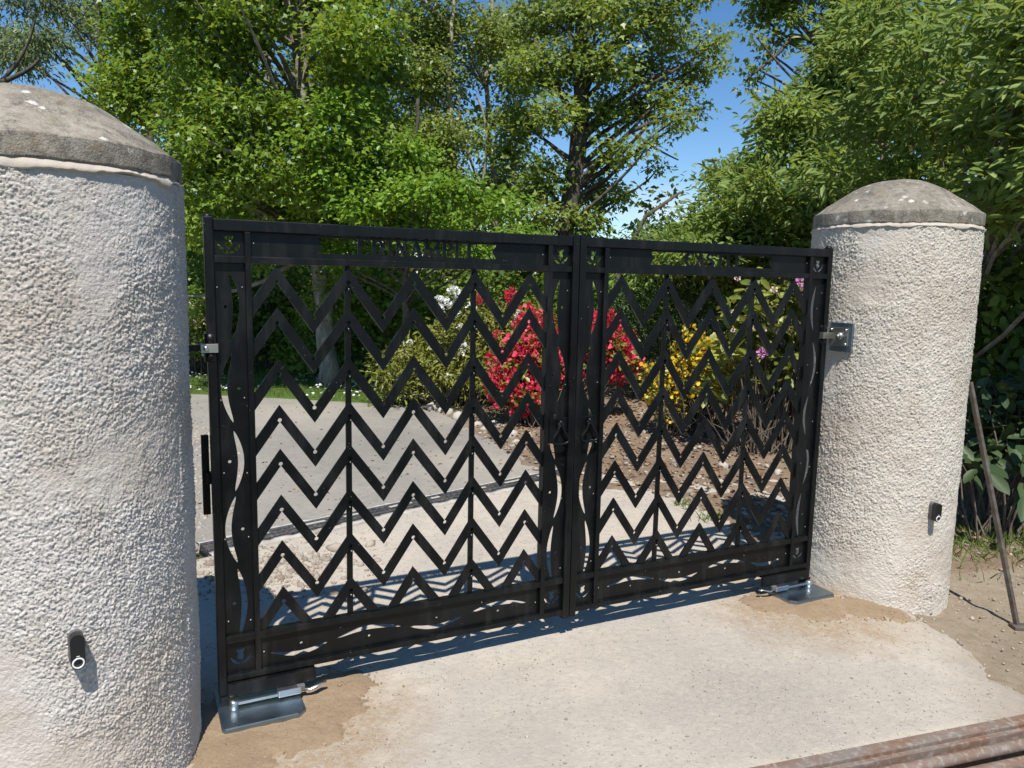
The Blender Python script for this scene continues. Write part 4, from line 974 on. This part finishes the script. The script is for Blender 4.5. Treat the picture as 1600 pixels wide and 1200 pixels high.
# --- dark limb reaching in from the upper right
lim = px_clumps([(1185, 22, 22), (1212, 12, 24), (1240, 30, 18), (1182, 58, 15), (1204, 84, 14), (1176, 104, 14), (1168, 138, 9), (1216, 60, 14), (1228, 2, 20), (1195, -30, 40), (1262, 66, 14), (1290, 90, 20), (1180, 125, 9), (1250, -20, 40), (1310, 40, 40), (1345, 90, 50), (1330, -30, 60)], 13, .4, g)
q0 = at(1420, 300, 13); q1 = at(1400, 60, 13); q2 = at(1390, -120, 13)
tree('oak_tree', 'dark leaved oak mostly hidden, its limb hanging in the sky gap upper right', 'tree', [(q0.x+.2, 13, 0), (q0.x, 13, 3), tuple(q1), tuple(q2)], .2, .08, lim, 7000, .10, 'star', MAT['oak'], MAT['barkdark'], 221, 'trees behind the gate', .18, 7, .30, .5, .6, ntwig=90, rl=.05, extra=[(tuple(at(1400, 150, 13)), tuple(at(1235, 55, 13)), .07, .04), (tuple(at(1235, 55, 13)), tuple(at(1165, 128, 12.8)), .04, .012)])
# --- feathery trees at the far left
fe = fill_clumps(10, 225, -120, 170, 58, 40, 22, 2.0, g, lambda x, y: not (30 < x < 175 and 95 < y < 150) and not (x < 30 and y > 100), .72)
f0 = at(165, 330, 22); f1 = at(160, 120, 22); f2 = at(150, -60, 22)
tree('ash_tree', 'feathery grey green tree with sky showing through at the far left', 'tree', [(f0.x, 22, 0), tuple(f0), tuple(f1), tuple(f2)], .16, .05, fe, 15000, .15, 'long', MAT['ash'], MAT['barkdark'], 230, 'trees behind the gate', .42, 9, .5, .6, .7, ntwig=200, rl=.05, extra=[(tuple(at(160, 150, 22)), tuple(at(60, 60, 21.5)), .08, .02), (tuple(at(160, 130, 22)), tuple(at(110, 10, 22)), .07, .02)])
fe2 = fill_clumps(-160, 40, -100, 110, 55, 36, 19, 1.0, g, lambda x, y: True, .6)
f0 = at(-90, 330, 19); f1 = at(-70, 120, 19); f2 = at(-80, -60, 19)
tree('ash_tree', 'tree at the left picture edge with dark arching branch above the pillar cap', 'tree', [(f0.x, 19, 0), tuple(f0), tuple(f1), tuple(f2)], .18, .06, fe2, 6000, .14, 'long', MAT['ash'], MAT['barkdark'], 231, 'trees behind the gate', .36, 9, .35, .6, .7, ntwig=90, rl=.05, extra=[(tuple(at(-60, 150, 19)), tuple(at(62, 92, 18.8)), .09, .03), (tuple(at(0, 128, 19)), tuple(at(55, 30, 18.8)), .05, .02)])

# --- big long-leaved shrub behind the far pillar
edge = lambda x: np.interp(x, [990, 1025, 1080, 1150, 1200, 1250, 1305, 1340], [400, 345, 278, 222, 180, 125, 50, -60])
wi = fill_clumps(1330, 1680, -220, 470, 58, 36, 7.2, .6, g, lambda x, y: y > edge(x)+26, .85)
wi += fill_clumps(1420, 1700, -200, 420, 80, 40, 6.3, .3, g, lambda x, y: y > edge(x)+60, .5)
wi += [(x_, y_+.1*(k_ % 3), z_, .34) for k_, (x_, y_) in enumerate([(3.25, 4.55), (3.7, 4.5), (4.2, 4.6), (3.5, 4.9), (4.0, 5.0), (4.6, 4.9), (3.3, 5.3), (3.9, 5.5)]) for z_ in (2.25, 2.8, 3.3)]  # near clumps, mostly out of view, added to shade the laurel and ground below
root_w, wl_ = tree('willow_shrub', 'tall leafy shrub with long glossy leaves rising behind the far pillar', 'shrub', [(3.9, 7.3, 0), (3.95, 7.3, .8), (4.0, 7.3, 1.8), (4.1, 7.2, 3.2), (4.2, 7.2, 4.6)], .07, .03, wi, 40000, .100, 'long', MAT['willow'], MAT['bark'], 240, 'long leaved shrubs', .24, 8, .55, .15, .9, ntwig=320, rl=.022, start=.1,
     extra=[((3.9, 7.3, .1), (3.3, 7.2, 3.4), .03, .01), ((3.95, 7.3, .1), (4.6, 7.0, 3.2), .03, .01), ((3.95, 7.3, .1), (5.0, 7.0, 2.4), .03, .01)])
wj = fill_clumps(1005, 1400, -60, 450, 52, 33, 9.6, .6, g, lambda x, y: y > edge(x)+26, .85)
wj += fill_clumps(1060, 1380, 215, 450, 60, 28, 8.9, .3, g, lambda x, y: y > edge(x)+45, .5)
tree('willow_shrub', 'long leaved shrub sloping down left of the far pillar above the right gate leaf', 'shrub', [(3.5, 9.8, 0), (3.5, 9.8, .9), (3.55, 9.8, 2.0), (3.7, 9.7, 3.2), (4.0, 9.7, 4.6)], .06, .02, wj, 36000, .112, 'long', MAT['willow'], MAT['bark'], 241, 'long leaved shrubs', .26, 8, .6, .15, .9, ntwig=320, rl=.022, start=.05)
# the largest, nearest leaves stand out one by one
P, D, N, S, T = wl_
g2 = np.random.default_rng(77)
lm = {}
for k in range(6): lm[k] = leaf_mesh('leaf', np.zeros((1, 3)), np.array([[0, 1.0, -.2*(k % 3)]]), np.array([[.2*(k-3), 0, 1.0]]), [1.0], [.25+.13*k], 'long'); lm[k].materials.append(MAT['willow'])
sel = np.argsort(np.where(P[:, 1] < -1.3, 99, P[:, 1]))[:5000]; sel = g2.choice(sel, 260, replace=False)
for i in sel:
    o = bpy.data.objects.new('leaf', lm[int(g2.integers(6))]); COL.objects.link(o); o.parent = root_w
    o.location = P[i]+np.array([0, -.05, 0]); o.scale = (.125*g2.uniform(.8, 1.2),)*3; o.rotation_euler = (g2.normal(.2, .5), g2.normal(0, .5), g2.uniform(0, 6.28))
# leaning dead stem left of it
a = Acc(); s0 = at(975, 400, 10.9); s1 = at(1010, 337, 10.8); s2 = at(1064, 300, 10.7)
dl = empty('leaning_branch', (s0.x-.3, 11.0, 0)); tag(dl, 'pale bare branch leaning across the gap above the right gate leaf', 'branch')
a.tube(np.array([(s0.x-.3, 11.0, -.05), (s0.x-.25, 11.0, .8), tuple(s0), tuple(s1), tuple(s2)])-np.array([s0.x-.3, 11.0, 0]), [.04, .038, .034, .030, .018], 9); a.obj('stem', MAT['twig'], dl)

# --- wood beyond: reads as one dark mass
wd = fill_clumps(180, 1010, -100, 560, 70, 55, 21, 2.5, g, lambda x, y: y > np.interp(x, [180, 240, 560, 700, 860, 1010], [240, 20, -90, 150, 300, 380]), .95)
wd += fill_clumps(1040, 1720, 60, 560, 62, 52, 11.8, .9, g, lambda x, y: y > edge(x)+85, 1)
wd += fill_clumps(-300, 260, 215, 560, 80, 60, 24, 2.5, g, lambda x, y: True, .9)
wd += fill_clumps(150, 1200, 345, 500, 55, 50, 18, 1.0, g, lambda x, y: True, 1)
wd += fill_clumps(-400, 1900, 400, 480, 55, 55, 27, 1.0, g, lambda x, y: True, 1)
P, D, N, S, T, sp = spray_leaves(g, wd, 80000, .19, .42, 9, .55, .3, 1, .6, .42)
lo = fill_clumps(-350, 1250, 395, 520, 42, 42, 15.5, .7, g, lambda x, y: True, 1); hi_ = spray_leaves(g, lo, 26000, .155, .3, 9, .7, .3, 1, .7, .40)
P, D, N, S, T = (np.concatenate([u_, v_]) for u_, v_ in zip((P, D, N, S, T), hi_[:5]))
o = link('woodland', leaf_mesh('woodland', P, D, N, S, T, 'diamond'), MAT['wood'], None); tag(o, 'dark mass of leafy woodland filling the background between the trees', 'woodland', kind='stuff')
for k, (px, Y, w_) in enumerate([(250, 18, .12), (330, 20, .16), (402, 17, .10), (565, 19, .13), (612, 16, .08), (660, 20, .12)]):
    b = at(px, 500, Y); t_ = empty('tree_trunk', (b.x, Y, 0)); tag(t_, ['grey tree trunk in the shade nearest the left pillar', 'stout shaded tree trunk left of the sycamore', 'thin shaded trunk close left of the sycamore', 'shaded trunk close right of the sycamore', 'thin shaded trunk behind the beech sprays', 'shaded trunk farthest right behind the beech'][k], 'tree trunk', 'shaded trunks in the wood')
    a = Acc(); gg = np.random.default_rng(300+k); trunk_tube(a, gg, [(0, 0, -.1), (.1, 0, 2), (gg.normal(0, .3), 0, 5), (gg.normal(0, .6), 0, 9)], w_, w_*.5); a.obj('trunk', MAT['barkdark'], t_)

# ------------------------------------------------------------------ shrubs
def shrub(name, label, base, blobs, nleaf, size, shape, mat, seed, nstem=14, tone0=.5, spray=.12, per=8, jit=.6, droop=.15, up=1.0, stem_mat=None, stem_r=.012, group=None, bare=0):
    """blobs: (dx, dy, z, r) relative to the base."""
    g = np.random.default_rng(seed); z0 = float(H(base[0], base[1]))
    root = empty(name, (base[0], base[1], z0)); tag(root, label, 'shrub', group)
    C = np.asarray(blobs, float)
    P, D, N, S, T, sp = spray_leaves(g, C, nleaf, size, spray, per, .7, droop, up, jit, tone0)
    keep = P[:, 2] > .05; P, D, N, S, T = P[keep], D[keep], N[keep], S[keep], T[keep]
    a = Acc()
    tg = np.concatenate([C[g.choice(len(C), nstem), :3]+g.normal(0, .08, (nstem, 3)), sp[g.choice(len(sp), nstem*4)]])
    for q in tg:
        p0 = np.array([g.normal(0, .10), g.normal(0, .10), -.02]); p0[:2] += q[:2]*.35
        pts = bez(p0, q, g, .18, 6, .1); a.tube(pts, np.linspace(stem_r*g.uniform(.5, 1), .003, 6), 5, False)
    for k in range(bare):
        p0 = np.array([g.uniform(C[:, 0].min(), C[:, 0].max())*.7, g.normal(0, .15), -.02]); q = p0+np.array([g.normal(0, .30), g.normal(0, .2), g.uniform(.25, .75)])
        a.tube(bez(p0, q, g, .25, 6, .05), np.linspace(.009, .003, 6), 4, False)
    a.obj('stems', stem_mat or MAT['twig'], root)
    o = link('foliage', leaf_mesh('foliage', P, D, N, S, T, shape), mat, root); o['kind'] = 'stuff'
    return root, g

def truss_mesh(name, r, npet, g, shape='petal', psize=.045):
    v = unit(g.normal(size=(npet, 3))+np.array([0, -.35, .4])); P = v*r*.55
    return leaf_mesh(name, P, v+g.normal(0, .25, (npet, 3)), g.normal(size=(npet, 3))+v, psize*g.uniform(.8, 1.2, npet), g.uniform(.2, .9, npet), shape)

def bloom(root, g, blobs, n, mat, size, per=6, name='blossom', spread=.05):
    C = np.asarray(blobs, float); w = C[:, 3]**2; w /= w.sum(); ns = n//per; ci = g.choice(len(C), ns, p=w)
    v = unit(g.normal(size=(ns, 3))+np.array([0, -.6, .35])); c = C[ci, :3]+v*C[ci, 3:4]*g.uniform(.75, 1.08, (ns, 1))
    si = np.repeat(np.arange(ns), per); d = unit(g.normal(size=(ns*per, 3))+v[si]*.6)
    P = c[si]+d*spread*g.uniform(.2, 1, (ns*per, 1))
    o = link(name, leaf_mesh(name, P, d, g.normal(size=d.shape)+v[si], size*g.uniform(.6, 1.3, len(P)), .5+.26*g.normal(size=ns)[si]+.16*g.normal(size=len(P)), 'petal'), mat, root); o['kind'] = 'stuff'
    return o

# yellowish-green azalea with white flower heads
az_b = [(-.75, 0, .42, .42), (-.35, .1, .62, .48), (.1, .15, .85, .50), (.5, .2, .95, .50), (.85, .25, .90, .48), (-.1, -.25, .45, .38), (.35, -.2, .55, .42), (-.95, .1, .25, .25), (.15, .3, 1.12, .35), (.6, .35, 1.2, .35)]
az, ga = shrub('azalea_bush', 'yellow green azalea bush with white flower heads behind the left gate leaf', (-.65, 9.6), az_b, 9000, .085, 'long', MAT['azalea'], 401, 20, .5, .13)
tm = [truss_mesh('flower_truss', .10, 34, ga) for _ in range(3)]
for m_ in tm: m_.materials.append(MAT['white'])
for (px, py, s_) in [(708, 461, 1.1), (690, 478, 1.2), (699, 482, 1.0), (713, 488, .7), (722, 545, .9), (812, 494, .7), (717, 512, .5), (684, 470, .7), (735, 480, .8), (640, 535, .45), (700, 590, .5)]:
    q = at(px, py, 9.15); o = bpy.data.objects.new('flower_truss', tm[int(ga.integers(3))]); COL.objects.link(o); o.parent = az; o.location = q-Vector(az.location); o.scale = (s_,)*3; o.rotation_euler = (0, 0, ga.uniform(0, 6))
# red azalea
rd_b = [(-.35, 0, .62, .28), (-.1, 0, .85, .30), (.15, .05, .62, .32), (.5, .1, .95, .26), (.72, .1, .85, .28), (.35, .2, .75, .3), (-.45, -.1, .38, .2), (-.2, -.1, .35, .25), (.85, .1, .70, .22), (-.12, .1, 1.1, .18)]
rd, gr = shrub('azalea_bush', 'red flowering azalea behind the middle of the gate', (.36, 8.5), rd_b, 4200, .075, 'oval', MAT['azalea'], 402, 26, .45, .10, bare=20)
bloom(rd, gr, rd_b, 5200, MAT['red'], .048)
tmr = [truss_mesh('flower_truss', .09, 40, gr, 'petal', .04) for _ in range(2)]
for m_ in tmr: m_.materials.append(MAT['red'])
for (px, py, s_) in [(799, 460, 1.0), (748, 466, .7), (799, 468, 1.0), (777, 523, .7), (842, 500, 1.0), (955, 495, 1.1), (962, 505, 1.1), (818, 652, .8), (806, 640, .8), (748, 470, .6)]:
    q = at(px, py, 8.5); o = bpy.data.objects.new('flower_truss', tmr[int(gr.integers(2))]); COL.objects.link(o); o.parent = rd; o.location = q-Vector(rd.location); o.scale = (s_,)*3
# fine dark evergreen behind
shrub('yew_bush', 'dense fine leaved dark green bush behind the right gate leaf', (2.0, 9.9), [(-.75, 0, 1.1, .6), (-.2, 0, 1.35, .65), (.4, .1, 1.45, .65), (.9, .2, 1.3, .6), (-.5, .1, .7, .6), (.2, 0, .75, .65), (.9, .1, .7, .6), (0, .4, 1.9, .7), (.8, .5, 1.9, .7), (-1.1, .2, .6, .5), (1.5, .2, 1.2, .6)], 17000, .055, 'long', MAT['yew'], 403, 8, .5, .10, 10, .9)
# yellow azalea
ye_b = [(-.30, 0, .48, .22), (0, 0, .72, .24), (.22, 0, .82, .20), (.05, .05, .50, .25), (.30, 0, .60, .22), (-.2, 0, .30, .2), (-.02, 0, .92, .16), (.42, .1, .50, .2)]
ye, gy = shrub('azalea_bush', 'yellow flowering azalea behind the right gate leaf', (1.82, 7.7), ye_b, 1700, .060, 'oval', MAT['azalea'], 404, 18, .5, .09, bare=34)
bloom(ye, gy, ye_b, 1500, MAT['yellow'], .042)
# rhododendron with big pale leaves and purple buds
rh_b = [(-.35, 0, .95, .26), (0, 0, 1.15, .30), (.35, 0, 1.20, .32), (.1, .1, 1.45, .28), (.5, .1, 1.5, .3), (-.2, 0, 1.35, .2), (.45, 0, .85, .25), (.1, 0, .75, .25), (.7, .1, 1.1, .3), (-.45, .1, .6, .15)]
rh, gh = shrub('rhododendron_bush', 'rhododendron with large pale leaves and purple buds next to the far pillar', (2.32, 7.05), rh_b, 1100, .125, 'broad', MAT['rhodo'], 405, 20, .55, .13, 6, .45, .25, bare=30, stem_r=.012)
lm2 = [leaf_mesh('leaf', np.zeros((1, 3)), np.array([[0, 1.0, -.35+.2*k]]), np.array([[.15*(k-2), -.3, 1.0]]), [1.0], [.3+.13*k], 'broad') for k in range(5)]
for m_ in lm2: m_.materials.append(MAT['rhodo'])
for k in range(36):
    c = np.array(rh_b)[gh.integers(len(rh_b))]; v = unit(gh.normal(size=3)+np.array([0, -1.0, .4])); pw = c[:3]+v*c[3]*1.02
    a0 = gh.uniform(0, 6.28)
    for j in range(6):
        o = bpy.data.objects.new('leaf', lm2[int(gh.integers(5))]); COL.objects.link(o); o.parent = rh; o.location = pw; o.scale = (.135*gh.uniform(.75, 1.15),)*3; o.rotation_euler = (gh.normal(.1, .25), gh.normal(0, .25), a0+j*1.047+gh.normal(0, .15))
bud = truss_mesh('flower_bud', .05, 26, gh, 'petal', .035); bud.materials.append(MAT['purple'])
bud2 = truss_mesh('flower_bud', .035, 16, gh, 'petal', .028); bud2.materials.append(MAT['blush'])
for (px, py, s_, pp) in [(1251, 441, 1.1, 1), (1190, 552, .9, 1), (1152, 434, .7, 0), (1209, 452, .8, 0), (1193, 514, .7, 0), (1212, 516, .8, 0), (1147, 487, .6, 0), (1235, 515, .8, 0), (1145, 516, .5, 0), (1179, 512, .5, 0)]:
    q = at(px, py, 6.75); o = bpy.data.objects.new('flower_bud', bud if pp else bud2); COL.objects.link(o); o.parent = rh; o.location = q-Vector(rh.location); o.scale = (s_,)*3
# shrubs at the edge of the wood, seen through the left leaf and beside the left post
for k, (px, Y, hgt, wdt, lab) in enumerate([(420, 13.2, 1.5, 1.1, 'dark leafy shrub behind the lawn at the left gate stile'), (560, 12.6, 1.3, .9, 'green leafy shrub behind the lawn right of the sycamore trunk'), (640, 11.8, 1.6, .9, 'green leafy shrub rising behind the white flowered azalea'), (250, 13.0, 1.7, 1.2, 'dark shrub hidden partly by the near pillar'), (900, 11.5, 1.7, 1.1, 'leafy shrub behind the red azalea')]):
    b = at(px, 560, Y); gg = np.random.default_rng(500+k)
    bl = [(gg.uniform(-wdt, wdt), gg.uniform(-.3, .3), gg.uniform(.25, hgt), gg.uniform(.35, .6)) for _ in range(9)]
    shrub('leafy_shrub', lab, (b.x, Y), bl, 5500, .10, 'oval', MAT['sycamore'] if k in (1, 2, 4) else MAT['wood'], 510+k, 10, .35, .2, group='shrubs at the wood edge')
b = at(304, 560, 12.2); pk, gp = shrub('azalea_bush', 'small shrub with pale pink flowers seen between near pillar and gate post', (b.x, 12.2), [(-.4, 0, .5, .35), (0, 0, .6, .4), (.3, 0, .45, .3), (0, .1, .9, .3)], 1800, .07, 'oval', MAT['sycamore'], 520, 10, .5, .12)
bloom(pk, gp, [(-.4, 0, .5, .35), (0, 0, .6, .4), (.3, 0, .45, .3), (0, .1, .9, .3)], 700, MAT['blush'], .04)
# dark broad-leaved shrub and brambles in the shade right of the far pillar
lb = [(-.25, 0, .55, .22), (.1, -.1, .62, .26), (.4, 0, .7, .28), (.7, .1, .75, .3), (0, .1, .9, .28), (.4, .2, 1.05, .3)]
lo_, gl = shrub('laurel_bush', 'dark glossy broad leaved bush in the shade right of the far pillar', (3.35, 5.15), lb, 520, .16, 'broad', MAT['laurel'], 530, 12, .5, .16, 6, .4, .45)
db = [(x_, y_, z_, .42) for x_ in (0, .45, .9, 1.35) for y_ in (0,) for z_ in (.7, 1.15, 1.6)]
shrub('leafy_shrub', 'deeply shaded shrub filling the gap right of the far pillar', (3.6, 6.0), db, 6500, .095, 'oval', MAT['wood'], 531, 10, .3, .2, group='shrubs at the wood edge')

# ------------------------------------------------------------------ grass, daisies, litter
def grass(name, x, y, hgt, label, seed, mat='grass', lean=.35):
    g = np.random.default_rng(seed); n = len(x); P = on_ground(x, y, -.004)
    D = np.stack([g.normal(0, lean, n), g.normal(0, lean, n), np.ones(n)], 1); N = g.normal(size=(n, 3))*np.array([1, 1, .1])
    o = link(name, leaf_mesh(name, P, D, N, hgt*g.uniform(.5, 1.3, n), .5+.22*g.normal(size=n), 'blade'), MAT[mat], None); tag(o, label, 'grass', kind='stuff'); return o
n = 32000; x = rs.uniform(-8, .4, n); y = rs.uniform(8.8, 13.5, n); k_ = e_lawn(x, y) > .02
grass('lawn_grass', x[k_], y[k_], .055, 'short mown grass of the lawn strip behind the drive', 601)
n = 900; x = rs.uniform(-6, .0, n); y = rs.uniform(9.2, 12.2, n); k_ = (e_lawn(x, y) > .05) & (fbm(x*1.3, y*1.3, 77, 2) > .47); x, y = x[k_], y[k_]; n = len(x)
o = link('daisies', leaf_mesh('daisies', on_ground(x, y, .045), rs.normal(size=(n, 3))*np.array([1, 1, .15]), np.array([0, 0, 1.0])+rs.normal(0, .25, (n, 3))-np.array([0, .3, 0]), rs.uniform(.035, .055, n), rs.uniform(.3, 1, n), 'petal'), MAT['white'], None); tag(o, 'white daisies sprinkled over the lawn strip', 'daisies', kind='stuff')
n = 3000; x = rs.uniform(2.5, 5.0, n); y = rs.normal(4.95, .26, n)+.12*(x-2.5)
grass('rough_grass', x, y, .085, 'rough grass tufts in front of the dark bush at the right', 602, lean=.8)
gx, gy_ = [], []
for px, py, m_ in [(1065, 792, 45), (1115, 812, 40), (1105, 818, 25), (1078, 800, 20)]:
    Y = 1.553/((py-444-.0195*(px-800))/FPX); q = at(px, py, Y); gx += list(rs.normal(q.x, .035, m_)); gy_ += list(rs.normal(q.y, .035, m_))
grass('grass_tuft', np.array(gx), np.array(gy_), .07, 'small grass tufts growing at the bed edge behind the right gate leaf', 603, lean=.6)
n = 2600; x = rs.uniform(-.4, 3.2, n); y = rs.uniform(4.9, 9.5, n); k_ = e_bed(x, y) > .05; x, y = x[k_], y[k_]; n = len(x)
me = leaf_mesh('leaf_litter', on_ground(x, y, .025+rs.uniform(0, .02, n)), rs.normal(size=(n, 3))*np.array([1, 1, .2]), np.array([0, 0, 1.0])+rs.normal(0, .4, (n, 3)), rs.uniform(.03, .06, n), rs.uniform(0, 1, n), 'oval')
o = link('leaf_litter', me, MAT['litter'], None); tag(o, 'dead leaves lying on the planting bed soil', 'leaf litter', kind='stuff')

n = 420; x = rs.uniform(-4, .2, n); y = rs.uniform(4.8, 9.4, n); k_ = e_tar(x, y) > .03; x, y = x[k_], y[k_]; n = len(x)
me = leaf_mesh('drive_litter', on_ground(x, y, .006), rs.normal(size=(n, 3))*np.array([1, 1, .1]), np.array([0, 0, 1.0])+rs.normal(0, .3, (n, 3)), rs.uniform(.012, .04, n), rs.uniform(0, 1, n), 'oval')
o = link('drive_litter', me, MAT['litter'], None); tag(o, 'stray dead leaves and bits scattered on the tarmac drive', 'leaf litter', kind='stuff')
